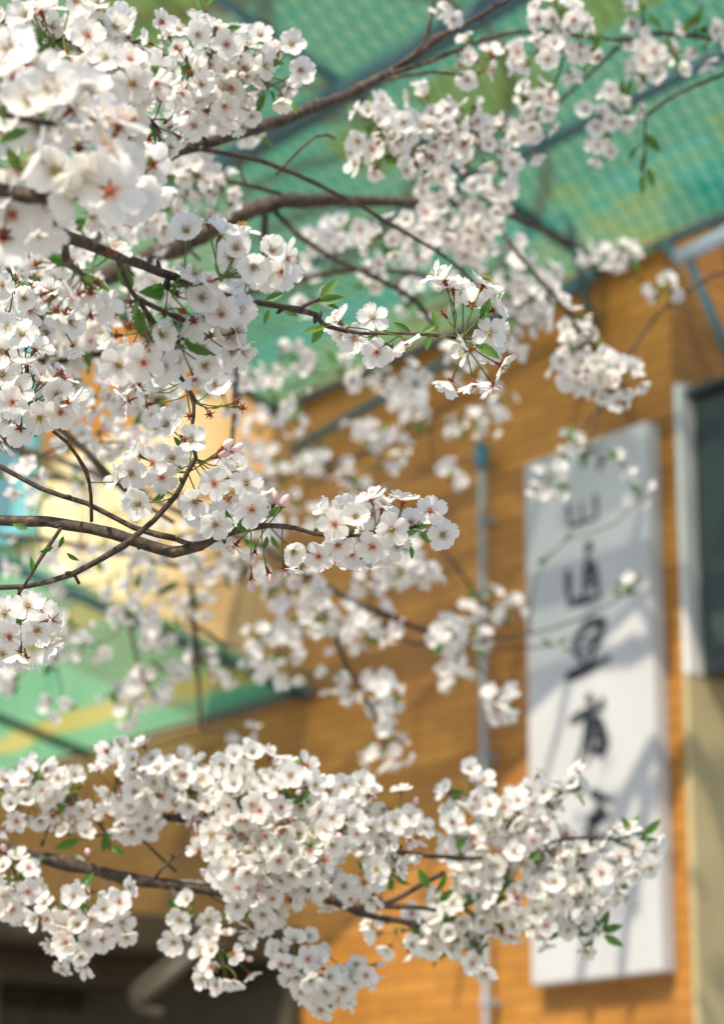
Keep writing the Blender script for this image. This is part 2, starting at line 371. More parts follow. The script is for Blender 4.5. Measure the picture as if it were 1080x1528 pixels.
def build_sign():
    dep = 0.075
    TL, TR, BR, BL = uz(781, 692, dep), uz(964, 628, dep), uz(985, 1444, dep), uz(792, 1477, dep)
    u0 = (TL[0] + BL[0]) / 2; u1 = (TR[0] + BR[0]) / 2; z1 = (TL[1] + TR[1]) / 2; z0 = (BL[1] + BR[1]) / 2
    print('sign', u0, u1, z0, z1, TL, TR, BR, BL)
    e = empty('wall_sign', CORNER + XA * u0, az, 'tall white board with black brush characters on orange wall', 'sign')
    b = MB(); b.box(0, u1 - u0, -dep, -0.004, z0, z1, 'sign', 0.006); b.obj('board', e, smooth=False)
    chars = [
        [([(868, 676), (871, 688), (869, 698)], 7, 'ink'), ([(899, 680), (896, 692), (892, 702)], 7, 'ink'), ([(860, 676), (880, 671), (906, 663)], 5, 'ink')],
        [([(848, 751), (849, 768), (850, 788)], 5, 'ink_worn'), ([(849, 787), (868, 780), (891, 773)], 5, 'ink_worn'), ([(888, 738), (889, 756), (890, 775)], 5, 'ink_worn'), ([(868, 750), (868, 764), (869, 779)], 4, 'ink_worn')],
        [([(847, 850), (848, 875), (850, 906)], 8, 'ink'), ([(849, 906), (856, 900), (864, 890)], 5, 'ink'), ([(879, 808), (878, 818), (876, 829)], 10, 'ink'),
         ([(877, 832), (873, 860), (871, 893)], 7, 'ink'), ([(884, 838), (889, 862), (893, 890)], 7, 'ink'), ([(874, 846), (889, 842)], 5, 'ink'), ([(873, 860), (890, 856)], 5, 'ink'), ([(872, 874), (891, 870)], 5, 'ink'),
         ([(858, 900), (876, 895), (897, 888)], 7, 'ink'), ([(868, 893), (864, 905)], 5, 'ink')],
        [([(872, 938), (858, 960), (863, 980), (874, 992)], 8, 'ink'), ([(871, 937), (886, 929), (903, 923)], 9, 'ink'), ([(902, 924), (892, 952), (880, 988)], 9, 'ink'),
         ([(871, 962), (878, 954), (887, 949)], 5, 'ink'), ([(869, 974), (879, 968)], 5, 'ink'), ([(844, 1011), (876, 998), (911, 981)], 10, 'ink'), ([(848, 1009), (868, 1004)], 8, 'ink')],
        [([(877, 1036), (880, 1044), (884, 1053)], 9, 'ink'), ([(900, 1040), (896, 1050), (888, 1060)], 6, 'ink'), ([(850, 1078), (874, 1064), (903, 1054)], 9, 'ink'),
         ([(877, 1062), (873, 1105), (858, 1148)], 8, 'ink'), ([(884, 1060), (882, 1100), (876, 1142)], 7, 'ink'), ([(890, 1070), (900, 1095), (904, 1116), (892, 1130)], 10, 'ink'),
         ([(876, 1084), (898, 1078)], 5, 'ink'), ([(876, 1100), (899, 1096)], 5, 'ink'), ([(882, 1122), (900, 1112)], 8, 'ink'), ([(893, 1066), (892, 1126)], 6, 'ink')],
        [([(880, 1182), (898, 1190), (915, 1194)], 9, 'ink'), ([(898, 1200), (888, 1222), (872, 1246)], 11, 'ink'), ([(876, 1226), (892, 1222), (908, 1214)], 13, 'ink'),
         ([(862, 1262), (884, 1254), (912, 1244)], 8, 'ink'), ([(886, 1240), (884, 1270), (874, 1300)], 8, 'ink'), ([(888, 1262), (898, 1278), (914, 1290)], 8, 'ink')],
    ]
    S = 8.45 / FPX
    for ch in chars:
        m = MB()
        for pts, wpx, mat in ch:
            P = [uz(x, y, dep) for x, y in pts]; P = [Vector((p[0] - u0, 0, p[1])) for p in P]
            if len(P) == 2: P = [P[0], (P[0] + P[1]) / 2, P[1]]
            path, _ = smooth_path(P, [1] * len(P), 0.008)
            n = len(path); L, Rr = [], []
            for i, p in enumerate(path):
                d = (path[min(i + 1, n - 1)] - path[max(i - 1, 0)]).normalized(); nn = Vector((d.z, 0, -d.x))
                t = i / (n - 1); wd = wpx * S * 0.88 * (0.55 + 0.45 * math.sin(math.pi * min(1, t * 1.1 + 0.12))) * random.uniform(0.93, 1.07)
                L.append(p + nn * wd); Rr.append(p - nn * wd)
            for yy, front in ((-dep - 0.003, True),):
                vs = [(p.x, yy, p.z) for p in L] + [(p.x, yy, p.z) for p in Rr] + [(p.x, yy + 0.0025, p.z) for p in L] + [(p.x, yy + 0.0025, p.z) for p in Rr]
                fs = [(i, i + 1, n + i + 1, n + i) for i in range(n - 1)]
                fs += [(i, 2 * n + i, 2 * n + i + 1, i + 1) for i in range(n - 1)] + [(n + i, n + i + 1, 3 * n + i + 1, 3 * n + i) for i in range(n - 1)]
                m.add(vs, fs, mat)
        m.obj('character', e, smooth=False)

def build_pipe():
    u, zt = uz(718, 672, 0.06); e = empty('drain_pipe', CORNER + XA * u + NW * 0.06, az, 'thin grey blue pipe with a teal cap on the orange wall', 'pipe')
    m = MB(); m.tube([(0, 0, 0.0), (0, 0, zt - 0.04)], 0.0115, 'pipe', 14); m.obj('tube', e)
    m = MB(); zs = [zt - 0.075, zt - 0.06, zt - 0.03, zt - 0.005, zt + 0.025, zt + 0.034]; rs = [0.014, 0.022, 0.027, 0.0285, 0.024, 0.008]
    m.tube([(0, 0, z) for z in zs], rs, 'cap', 16); m.obj('cap', e)
    for z in (zt - 0.28, zt - 1.2, zt - 2.1):
        m = MB(); m.box(-0.019, 0.019, -0.016, 0.058, z - 0.012, z + 0.012, 'pipe', 0.003); m.obj('bracket', e, smooth=False)

def build_awning(name, ua, ub, zc, out_len, tanb, mat, label, rafters, purlins, struts, lenf=None):
    lenf = lenf or (lambda u: out_len)
    """sheet rising outward from the wall between ua and ub; wall edge at height zc"""
    e = empty(name, CORNER, az, label, 'awning', 'striped awnings on the tiled wall')
    def P(u, t, dz=0.0): return Vector((u, -0.03 - t, zc + tanb * t + dz))
    m = MB(); nu, nv = max(8, int((ub - ua) / 0.15)), 12; vs, uvs, fs = [], [], []
    for i in range(nu + 1):
        for j in range(nv + 1):
            u = ua + (ub - ua) * i / nu; t = lenf(u) * j / nv
            p = P(u, t, 0.012 * math.sin(u * 5) * math.sin(math.pi * j / nv)); vs.append(p); uvs.append((u, t))
    for i in range(nu):
        for j in range(nv):
            a = i * (nv + 1) + j; fs.append((a, a + nv + 1, a + nv + 2, a + 1))
    m.add(vs, fs, mat, uvs); m.obj('sheet', e)
    for u in rafters:
        m = MB(); m.tube([P(u, 0, -0.035), P(u, lenf(u), -0.035)], 0.022, 'steel', 10); m.obj('rafter', e)
    for t, r, dz in purlins:
        m = MB(); us = [ua - 0.02] + [ua + (ub - ua) * k / 40 for k in range(1, 41) if lenf(ua + (ub - ua) * k / 40) >= t]; m.tube([P(us[0], t, dz), P(us[-1] + 0.02, t, dz)], r, 'steel', 12); m.obj('purlin', e)
    m = MB(); m.tube([P(ua + (ub - ua) * k / 24, lenf(ua + (ub - ua) * k / 24), 0) for k in range(25)], 0.018, 'steel', 10); m.obj('edge_rail', e)
    for (u, t), (u2, z2) in struts:
        m = MB(); m.tube([P(u, t, -0.05), Vector((u2, -0.02, z2))], 0.017, 'steel', 10); m.obj('strut', e)
    return e

def build_awnings():
    ue, zc = uz(940, 372, 0.03)
    uL, _ = uz(405, 665, 0.03)
    def on_sheet(x, y, tanb=0.30):
        r = ray(x, y); o = loc_of(EYE); rl = (r.dot(XA), r.dot(YA), r.z)
        # z = zc + tanb * (-0.03 - Y)
        k = (zc + tanb * (-0.03 - o[1]) - o[2]) / (rl[2] + tanb * rl[1]); return o[0] + rl[0] * k, -0.03 - (o[1] + rl[1] * k)
    for q in ((560, 85), (870, 165), (852, 357), (810, 330), (897, 383), (1040, 165), (190, 30), (1080, 0), (540, 0), (0, 0)): print('sheet', q, on_sheet(*q))
    t1 = on_sheet(560, 85)[1]; t2 = on_sheet(870, 165)[1]; ua = on_sheet(852, 357)[0]; ub = on_sheet(1040, 165)[0]
    e = build_awning('wall_awning', uL, 1.25, zc, 2.5, 0.30, 'awning', 'large green and yellow mesh awning high on the wall across the top',
                 [uL + 0.03, -3.9, ua], [(0.0, 0.02, -0.03), (t2, 0.026, -0.05), (t1, 0.046, -0.07)],
                 [((ua + 0.12, 0.28), uz(893, 500))], lambda u: max(0.95, min(2.5, 1.66 - 0.64 * (u - 0.07))))
    for (x0, y0), (x1, y1) in (((310, -60), (40, 190)), ((1010, -20), (850, 30)), ((800, 90), (690, 190)), ((640, 205), (560, 260))):  # yellow patches laid just under the green sheet
        qa, qb = on_sheet(x0, y0), on_sheet(x1, y1); m = MB(); vs, uvs = [], []
        u0_, u1_ = sorted((qa[0], qb[0])); t0_, t1_ = sorted((qa[1], qb[1])); u1_ = max(u1_, u0_ + 0.3); t1_ = max(t1_, t0_ + 0.25)
        for i in range(7):
            for j in range(7):
                u = u0_ + (u1_ - u0_) * i / 6; t = t0_ + (t1_ - t0_) * j / 6; vs.append((u, -0.03 - t, zc + 0.30 * t - 0.022)); uvs.append((u, t))
        m.add(vs, [(i * 7 + j, i * 7 + j + 7, i * 7 + j + 8, i * 7 + j + 1) for i in range(6) for j in range(6)], 'yellow', uvs)
        t = m.obj('yellow_patch', e); t['label'] = 'yellow patch'
    m = MB(); a = hit(1012, 386, 0.22) - CORNER; b2 = hit(1110, 336, 0.22) - CORNER
    a, b2 = [Vector((q.dot(XA), q.dot(YA), q.z)) for q in (a, b2)]; m.tube([a, b2], 0.028, 'pale_tube', 14)
    t = m.obj('rail', e); t['label'] = 'pale blue round rail'
    m = MB(); q = hit(1100, 560, 0.05) - CORNER; m.tube([a + Vector((0.05, 0.0, -0.03)), Vector((q.dot(XA), q.dot(YA), q.z))], 0.018, 'steel', 10); m.obj('strut', e)
    m = MB(); q = hit(985, 360, 0.03) - CORNER; m.tube([a, Vector((q.dot(XA), q.dot(YA), q.z))], 0.02, 'steel', 10); m.obj('strut', e)
    m = MB(); q = [hit(x, y, 0.1) - CORNER for x, y in ((436, 672), (640, 552), (885, 414))]; q = [Vector((k.dot(XA), k.dot(YA), k.z)) for k in q]
    m.tube([q[0], (q[0] + q[2]) / 2, q[2]], 0.02, 'steel', 10); m.obj('rail', e)
    ur, zl = uz(462, 1024, 0.03)
    build_awning('wall_awning', ur - 6.0, ur, zl, 1.5, 0.22, 'awning2', 'low green and yellow awning jutting from the wall at the lower left',
                 [ur - 0.04, ur - 1.7, ur - 3.6], [(0.0, 0.014, -0.02), (1.46, 0.03, -0.05)], [])
    # dark porch below it
    u, z = uz(445, 1383, 0.03)
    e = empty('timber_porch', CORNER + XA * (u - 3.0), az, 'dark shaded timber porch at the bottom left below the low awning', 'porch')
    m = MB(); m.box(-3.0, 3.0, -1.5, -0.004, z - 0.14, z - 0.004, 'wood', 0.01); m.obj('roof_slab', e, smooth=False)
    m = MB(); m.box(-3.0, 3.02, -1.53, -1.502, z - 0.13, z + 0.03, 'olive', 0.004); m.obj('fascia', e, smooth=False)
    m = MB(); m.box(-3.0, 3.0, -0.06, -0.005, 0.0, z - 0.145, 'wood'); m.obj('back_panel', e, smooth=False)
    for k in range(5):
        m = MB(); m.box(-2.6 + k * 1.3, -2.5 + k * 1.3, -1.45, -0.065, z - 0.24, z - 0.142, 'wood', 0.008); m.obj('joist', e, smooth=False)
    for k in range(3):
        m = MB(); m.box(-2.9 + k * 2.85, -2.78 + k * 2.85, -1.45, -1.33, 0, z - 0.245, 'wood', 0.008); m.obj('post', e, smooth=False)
    # bent bracket lamp hanging in the porch
    D = 8.2
    A, B = pt(210, 1490, D), pt(300, 1415, D)
    l = empty('tube_lamp', A, 0, 'pale slanted tube in a bent dark bracket under the porch', 'lamp')
    m = MB(); path = [Vector((0, 0, 0)), (B - A)]; m.tube(path, 0.026, 'lamp_tube', 12); m.obj('tube', l)
    o = (UP * 0.05 - RIGHT * 0.03)
    P = [pt(300, 1400, D) - A, pt(212, 1470, D) - A, pt(203, 1486, D) - A, pt(210, 1504, D) - A, pt(245, 1512, D) - A]
    path, rad = smooth_path(P, [0.02] * 5, 0.02); m = MB(); m.tube(path, rad, 'wood', 10); m.obj('bracket', l)
    # turquoise window at the far left
    u0, z1 = uz(-160, 560, 0.0); u1, z0 = uz(58, 790, 0.0)
    e = empty('wall_window', CORNER + XA * u0, az, 'turquoise framed window in the sunlit wall at the left edge', 'window')
    W = u1 - u0
    m = MB(); m.box(0.05, W - 0.05, -0.02, -0.004, z0 + 0.05, z1 - 0.05, 'glass'); m.obj('pane', e, smooth=False)
    m = MB(); m.box(0, 0.06, -0.06, -0.003, z0, z1, 'frame'); m.box(W - 0.16, W, -0.062, -0.003, z0, z1, 'frame'); m.box(0.06, W - 0.16, -0.058, -0.003, z0, z0 + 0.06, 'frame'); m.box(0.06, W - 0.16, -0.058, -0.003, z1 - 0.06, z1, 'frame'); m.obj('frame', e, smooth=False)
    m = MB(); m.box(-0.04, W + 0.04, -0.10, -0.005, z0 - 0.05, z0 - 0.003, 'frame', 0.004); m.obj('sill', e, smooth=False)

# ------------------------------------------------------------------ blossom pieces
def petal_grid(ns, nt, L, W, cup, rng, ruf):
    vs, uvs, fs = [], [], []
    tw = rng.uniform(-0.25, 0.25); bend = rng.uniform(-0.0026, 0.0022); ph = rng.uniform(0, 6)
    for i in range(ns + 1):
        s = i / ns
        hw = W * (0.14 + 0.86 * math.sin(math.pi * 0.5 * min(1, s / 0.66)) ** 1.25) * math.sqrt(max(0.10, 1 - max(0, (s - 0.60) / 0.44) ** 2.2))
        for j in range(nt + 1):
            t = -1 + 2 * j / nt
            y = 0.0012 + L * s - L * 0.17 * s ** 7 * max(0, 1 - abs(t) * 2.4) - L * 0.13 * s ** 4 * t * t
            x = hw * t
            z = L * s * math.sin(cup) - L * 0.16 * math.sin(cup) * s * s + 0.0016 * t * t * s + bend * s * s + ruf * s * math.sin(ph + 3.1 * t + 2 * s) + tw * x * s * 0.6
            y *= math.cos(cup * 0.85)
            vs.append((x, y, z)); uvs.append((s, 0.5 + 0.5 * t))
    for i in range(ns):
        for j in range(nt):
            a = i * (nt + 1) + j; fs.append((a, a + 1, a + nt + 2, a + nt + 1))
    return vs, uvs, fs
def rotz(vs, a):
    c, s = math.cos(a), math.sin(a); return [(x * c - y * s, x * s + y * c, z) for x, y, z in vs]
def sepals(mb, flat):
    for k in range(5):
        a = 2 * math.pi * (k + 0.5) / 5
        vs = [(-0.0011, 0.0012, -0.0008), (0.0011, 0.0012, -0.0008), (0.0010, 0.0036, -0.0012 - flat), (0, 0.0062, -0.0012 - 2 * flat), (-0.0010, 0.0036, -0.0012 - flat), (0, 0.0030, -0.0018 - flat)]
        mb.add(rotz(vs, a), [(0, 1, 5), (1, 2, 5), (2, 3, 5), (3, 4, 5), (4, 0, 5)], 'calyx')
    mb.tube([(0, 0, -0.0075), (0, 0, -0.006), (0, 0, -0.003), (0, 0, -0.0006)], [0.0007, 0.0013, 0.0017, 0.0019], 'calyx', 6)
def make_flower(seed, cup, old, hi=True, npet=5, back=0.0):
    rng = random.Random(seed); mb = MB()
    ns, nt = (7, 8) if hi else (3, 4)
    for k in range(npet):
        L = 0.0158 * rng.uniform(0.93, 1.05); c = cup + rng.uniform(-0.22, 0.22)
        vs, uvs, fs = petal_grid(ns, nt, L, 0.0069 * rng.uniform(0.92, 1.08), c, rng, 0.0007 if hi else 0.0005)
        vs = [(x, y, z + 0.0004 * (k % 2)) for x, y, z in vs]
        mb.add(rotz(vs, 2 * math.pi * k / 5 + rng.uniform(-0.10, 0.10)), fs, 'petal', uvs)
    hm = 'heart' if old else 'heart_green'
    mb.tube([(0, 0, -0.0004), (0, 0, 0.0008), (0, 0, 0.0016)], [0.0017, 0.0015, 0.0006] if hi else [0.0022, 0.0019, 0.0008], hm, 8)
    if hi:
        n = 17
        for k in range(n):
            a = 2 * math.pi * k / n + rng.uniform(-0.2, 0.2); sp = rng.uniform(0.25, 0.85) * (1 - 0.35 * cup); h = rng.uniform(0.0052, 0.0078)
            p0 = Vector((math.cos(a) * 0.0012, math.sin(a) * 0.0012, 0.0005)); p1 = p0 + Vector((math.cos(a) * sp, math.sin(a) * sp, 1)).normalized() * h
            mb.tube([p0, p1], [0.00016, 0.00013], 'heart' if old else 'stalk', 3)
            r = 0.00052
            mb.add([p1 + Vector(q) * r for q in ((1, 0, 0), (-1, 0, 0), (0, 1, 0), (0, -1, 0), (0, 0, 1.2), (0, 0, -1.2))],
                   [(0, 2, 4), (2, 1, 4), (1, 3, 4), (3, 0, 4), (2, 0, 5), (1, 2, 5), (3, 1, 5), (0, 3, 5)], 'stamen')
    sepals(mb, 0.0005)
    return mb
def make_bud(seed):
    rng = random.Random(seed); mb = MB(); k = 8
    zs = [0, 0.002, 0.005, 0.008, 0.0105, 0.012]; rs = [0.0016, 0.0028, 0.0036, 0.0034, 0.0021, 0.0004]
    mb.tube([(0.0004 * math.sin(z * 400), 0, z) for z in zs], rs, 'bud', k)
    sepals(mb, -0.0016); return mb
def make_star(seed):
    mb = MB(); sepals(mb, 0.0002); rng = random.Random(seed)
    for k in range(9):
        a = k * 0.7; p = Vector((math.cos(a) * 0.002, math.sin(a) * 0.002, 0.004 * rng.uniform(0.6, 1)))
        mb.tube([(0, 0, 0), p], 0.00018, 'calyx', 3)
    return mb
def make_leaf(seed, hi=True):
    rng = random.Random(seed); mb = MB(); n = 9 if hi else 5; vs, fs = [], []
    fold = rng.uniform(0.25, 0.6); curl = rng.uniform(-0.3, 0.5)
    for i in range(n + 1):
        s = i / n; hw = 0.21 * math.sin(math.pi * s ** 0.85) ** 0.9 * (1.0 if i % 2 else 0.88) if 0 < i < n else 0.004
        zc = -curl * s * s * 0.35
        for t in (-1, -0.5, 0, 0.5, 1):
            vs.append((hw * t, s, zc + fold * hw * abs(t)))
    for i in range(n):
        for j in range(4):
            a = i * 5 + j; fs.append((a, a + 1, a + 6, a + 5))
    mb.add(vs, fs, 'leaf')
    mb.tube([(0, -0.22, 0.02), (0, 0, -0.004), (0, 0.6, -curl * 0.126 - 0.004)], [0.016, 0.013, 0.006], 'stalk', 5)
    return mb

FL = [make_flower(11, 0.22, False), make_flower(12, 0.30, True), make_flower(13, 0.42, False), make_flower(14, 0.16, True),
      make_flower(15, 0.34, False), make_flower(16, 0.70, False), make_flower(17, 0.28, True), make_flower(18, 0.5, False, npet=4),
      make_flower(19, 0.95, False), make_flower(20, 0.05, True, npet=3), make_flower(41, 0.2, False), make_flower(42, 0.8, False), make_flower(43, -0.15, False)]
FLM = [f.mesh('flower') for f in FL]
LO = [make_flower(36, 0.3, False, False), make_flower(35, 0.85, False, False), make_flower(36, 0.1, False, False), make_flower(31, 0.24, True, False), make_flower(32, 0.36, False, False), make_flower(33, 0.5, False, False), make_flower(34, 0.3, True, False)]
BUD = [make_bud(3)]; BUDM = [b.mesh('flower_bud') for b in BUD]
STAR = [make_star(4), make_star(5)]; STARM = [b.mesh('bare_calyx') for b in STAR]
LEAF = [make_leaf(k) for k in range(21, 25)]; LEAFM = [l.mesh('leaf') for l in LEAF]
LEAFLO = [make_leaf(k, False) for k in range(25, 28)]

def orient(pos, d, spin, sc):
    q = d.to_track_quat('Z', 'Y'); return Matrix.Translation(pos) @ (q @ Euler((0, 0, spin)).to_quaternion()).to_matrix().to_4x4() @ Matrix.Scale(sc, 4)

class Branch:
    """One blossoming branch: limbs, twigs, clusters with flowers, leaves."""
    def __init__(s, label, limbs, seed, far=False, group='blossoming cherry branches'):
        s.rng = random.Random(seed); s.far = far; s.nfl = 0; s.extra = MB(); s.path = []; s.big = 1.0; s.over = False; s.ntw = 0; s.ncl = 0
        L0 = limbs[0]; s.base = pt(L0[0][0], L0[0][1], L0[0][2])
        s.root = empty('cherry_branch', s.base, 0, label, 'branch', group)
        for i, L in enumerate(limbs):
            P = [(a[0] if isinstance(a[0], Vector) else pt(a[0], a[1], a[2])) - s.base for a in L]; R = [a[1] if isinstance(a[0], Vector) else a[3] * a[2] / FPX * (0.40 if a[3] > 9 else 0.45) for a in L]
            # small kinks where buds sat
            path, rad = smooth_path(P, R, 0.02 if not (far or isinstance(L[-1][0], Vector)) else 0.05)
            path = [p + Vector([s.rng.uniform(-1, 1) for _ in range(3)]) * r * 0.22 for p, r in zip(path, rad)]
            rad = [r * (1 + (0.28 if s.rng.random() < 0.14 else 0) + s.rng.uniform(-0.06, 0.06)) for r in rad]
            m = MB(); m.tube(path, rad, 'bark', 10 if not far else 7, 0.05, s.rng)
            if not far and not isinstance(L[-1][0], Vector):      # short knobbly spurs along the wood
                for k in range(2, len(path) - 2):
                    if s.rng.random() < 0.20:
                        v = (Vector([s.rng.gauss(0, 1) for _ in range(3)]) + UP * 0.3).normalized(); ln = rad[k] + s.rng.uniform(0.003, 0.009)
                        m.tube([path[k], path[k] + v * ln * 0.7, path[k] + v * ln], [min(0.0022, rad[k] * .8), 0.0019, 0.0011], 'bark', 6)
            m.obj('limb' if i == 0 else 'twig', s.root); s.path += list(zip(path, rad))
    def nearest(s, p):
        return min(s.path, key=lambda q: (q[0] - p).length_squared)
    def twig_to(s, p):
        q, r = s.nearest(p); d = p - q
        if d.length < 0.012: return
        side = Vector([s.rng.uniform(-1, 1) for _ in range(3)]) * d.length * 0.12 - UP * d.length * 0.05
        path, rad = smooth_path([q, q + d * 0.5 + side, p], [min(r * 0.8, 0.0022), 0.0016, 0.0011], 0.015 if not s.over else 0.08)
        s.path += list(zip(path, rad)); s.ntw += 1
        if s.over or s.ntw > 85: s.extra.tube(path, rad, 'bark', 5); return
        m = MB(); m.tube(path, rad, 'bark', 6, 0.12, s.rng); m.obj('twig', s.root)
    def _place(s, cl, cmb, cpos, items):
        """items: (kind, pos(rel. base), dir, scale, umbel point)"""
        for kind, pos, d, sc, um in items:
            sp = s.rng.uniform(0, 6.28)
            mat = orient(pos - cpos, d, sp, sc)
            a = pos - cpos - d * 0.007 * sc; b = um - cpos
            mid = (a + b) * 0.5 - d * (a - b).length * 0.18 - Vector((0, 0, 0.002))
            if (a - b).length > 0.002:
                path, rad = smooth_path([b, mid, a], [0.00075, 0.00065, 0.0008], 0.012 if not s.far else 0.05); cmb.tube(path, rad, 'stalk', 5 if not s.far else 3)
            if s.far:
                src = s.rng.choice(LO) if kind == 'flower' else (STAR[0] if kind == 'bare_calyx' else BUD[0]); cmb.merge(src, mat); continue
            if s.nfl >= 100 and kind == 'flower':
                s.extra.merge(s.rng.choice(FL), Matrix.Translation(cpos) @ mat); continue
            me = s.rng.choice(FLM) if kind == 'flower' else (s.rng.choice(STARM) if kind == 'bare_calyx' else BUDM[0])
            if kind == 'flower': s.nfl += 1
            o = bpy.data.objects.new(kind, me); C.objects.link(o); o.parent = cl; o.matrix_basis = mat
    def cluster(s, x, y, d, rx, ry, n, face=0.45, up=0.0, leaves=0, stars=0, buds=0, size=1.0, at=None):
        n = round(n * 1.25); rng = s.rng; c = (at or pt(x, y, d)) - s.base; k = d / FPX; RX, RY = rx * k, ry * k; RX, RY = (max(0.35 * q, q - 0.019) for q in (RX, RY)); RZ = 0.8 * min(RX, RY) + 0.006
        ums = []
        for i in range(max(1, round(n / 4.2))):
            for k_ in range(30):
                v = Vector([rng.gauss(0, 0.5) for _ in range(3)])
                if v.length > 1.0: continue
                um = c + RIGHT * v.x * RX + UP * v.y * RY + TOCAM * v.z * RZ
                if k_ < 15 and any((um - q).length < 0.028 for q in ums): continue
                break
            ums.append(um)
        for um in sorted(ums, key=lambda p: (p - s.nearest(p)[0]).length): s.twig_to(um)
        done = []
        for iu, um in enumerate(ums):
            items = []; cl_mb = MB()
            ax = ((um - c).normalized() if (um - c).length > 1e-4 else TOCAM) * 0.55 + TOCAM * face + Vector((0, 0, up - 0.12))
            for _ in range(rng.choice((3, 4, 4, 5, 5))):
                for t_ in range(12):
                    v = Vector([rng.gauss(0, 1) for _ in range(3)]).normalized(); o = (ax + v * 0.95).normalized()
                    p = um + o * rng.uniform(0.019, 0.036)
                    if not any((p - q).length < 0.018 for q in done): break
                done.append(p)
                dr = (o * 0.8 + TOCAM * face * 0.5 + Vector([rng.gauss(0, 0.32) for _ in range(3)])).normalized()
                q = rng.random()
                if q < 0.05: items.append(('bare_calyx', p, o, 1.0, um))
                elif q < 0.09: items.append(('flower_bud', p, o, 1.0, um))
                else: items.append(('flower', p, dr, size * rng.uniform(0.80, 1.15), um))
            for kind, cnt in (('bare_calyx', stars), ('flower_bud', buds)):
                for _ in range(cnt if iu == 0 else 0):
                    v = Vector([rng.gauss(0, 1) for _ in range(3)]).normalized() + Vector((0, 0, -0.5)) + TOCAM * 0.3; v.normalize()
                    items.append((kind, um + v * rng.uniform(0.022, 0.034), v, 1.0, um))
            if not s.over and rng.random() < 0.45:                # small yellow green bracts
                for _ in range(rng.choice((2, 3, 3))):
                    v = (Vector([rng.gauss(0, 1) for _ in range(3)]) + TOCAM * 0.5).normalized(); cl_mb.merge(rng.choice(LEAFLO), orient_leaf(v * 0.003, v, rng.uniform(0.010, 0.019), rng))
            z = Vector((0, 0, 0))
            cl_mb.tube([z - UP * 0.004, z, z + UP * 0.005], [0.0012, 0.0026, 0.0010], 'stalk' if rng.random() < .6 else 'bark', 6)
            s.finish_cluster(cl_mb, um, items, leaves if (iu == 0 or rng.random() < 0.25) else 0, [um])
    def finish_cluster(s, cl_mb, c, items, leaves, ums):
        s.ncl += 1
        if s.over or s.ncl > 95:
            f = s.far; s.far = True; s._place(None, cl_mb, c, items); s.far = f
            s.extra.merge(cl_mb, Matrix.Translation(c)); return
        holder = bpy.data.objects.new('blossom_cluster', bpy.data.meshes.new('tmp')); C.objects.link(holder); holder.parent = s.root; holder.location = c
        s._place(holder, cl_mb, c, items)
        if s.far:
            for _ in range(leaves):
                um = s.rng.choice(ums); v = Vector([s.rng.gauss(0, 1) for _ in range(3)]).normalized()
                cl_mb.merge(s.rng.choice(LEAFLO), orient_leaf(um - c + v * 0.008, v, s.rng.uniform(0.025, 0.04), s.rng))
        else:
            for _ in range(leaves):
                um = s.rng.choice(ums); v = (Vector([s.rng.gauss(0, 1) for _ in range(3)]).normalized() + TOCAM * 0.4).normalized(); s._leaf(um + v * 0.008, v, s.rng.uniform(0.02, 0.034))
        holder.data = cl_mb.mesh('blossom_cluster')
    def _leaf(s, p, v, ln):
        o = bpy.data.objects.new('leaf', s.rng.choice(LEAFM)); C.objects.link(o); o.parent = s.root; o.matrix_basis = orient_leaf(p, v, ln, s.rng)
    def spray(s, x, y, d, items, leaves=0):
        """hand-placed flowers: (px, py, facing 'f' camera, 's' side, 'b' from behind, 'u' up; image angle, depth offset); springing from x, y"""
        c = pt(x, y, d) - s.base; rng = s.rng; s.twig_to(c); L = []; ums = [c]
        for it in items:
            px, py, fc = it[:3]; ang = math.radians(it[3]) if len(it) > 3 else rng.uniform(0, 6.28); dz = it[4] if len(it) > 4 else rng.uniform(-0.012, 0.012)
            p = pt(px, py, d + dz) - s.base
            inpl = RIGHT * math.cos(ang) + UP * math.sin(ang); kind = 'flower'
            if fc == 'f': dr = TOCAM + inpl * 0.38
            elif fc == 's': dr = inpl + TOCAM * 0.25
            elif fc == 'b': dr = -TOCAM * 0.75 + inpl * 0.6
            elif fc == 'bud': dr = inpl + TOCAM * 0.1; kind = 'flower_bud'
            elif fc == 'star': dr = inpl + TOCAM * 0.6; kind = 'bare_calyx'
            um = min([q[0] for q in s.path] + [c], key=lambda u: abs((u - p).length - 0.03) + 0.15 * (u - c).length)
            L.append((kind, p, dr.normalized(), rng.uniform(0.97, 1.1) * s.big, um))
        s.finish_cluster(_stub(c, ums) if any(q[4] is c for q in L) else MB(), c, L, leaves, ums)
    def leaf_at(s, x, y, d, ln_px, ang):
        p = pt(x, y, d) - s.base; a = math.radians(ang); v = RIGHT * math.cos(a) + UP * math.sin(a) + TOCAM * s.rng.uniform(-0.2, 0.35)
        s._leaf(p, v.normalized(), ln_px * d / FPX)
    def close(s):
        if s.extra.v:
            o = s.extra.obj('blossoms', s.root); o['kind'] = 'stuff'
def _stub(c, ums):
    m = MB(); m.tube([-UP * 0.003, Vector((0, 0, 0)), UP * 0.004], [0.0012, 0.0026, 0.0010], 'stalk', 6); return m
def orient_leaf(p, v, ln, rng):
    y = v.normalized(); side = (TOCAM + Vector([rng.gauss(0, 0.5) for _ in range(3)])).normalized(); x = y.cross(side).normalized(); z = x.cross(y)
    R = Matrix((x, y, z)).transposed().to_4x4(); return Matrix.Translation(p) @ R @ Matrix.Scale(ln, 4)

build_setting(); build_sign(); build_pipe(); build_awnings()
exec_branches = True

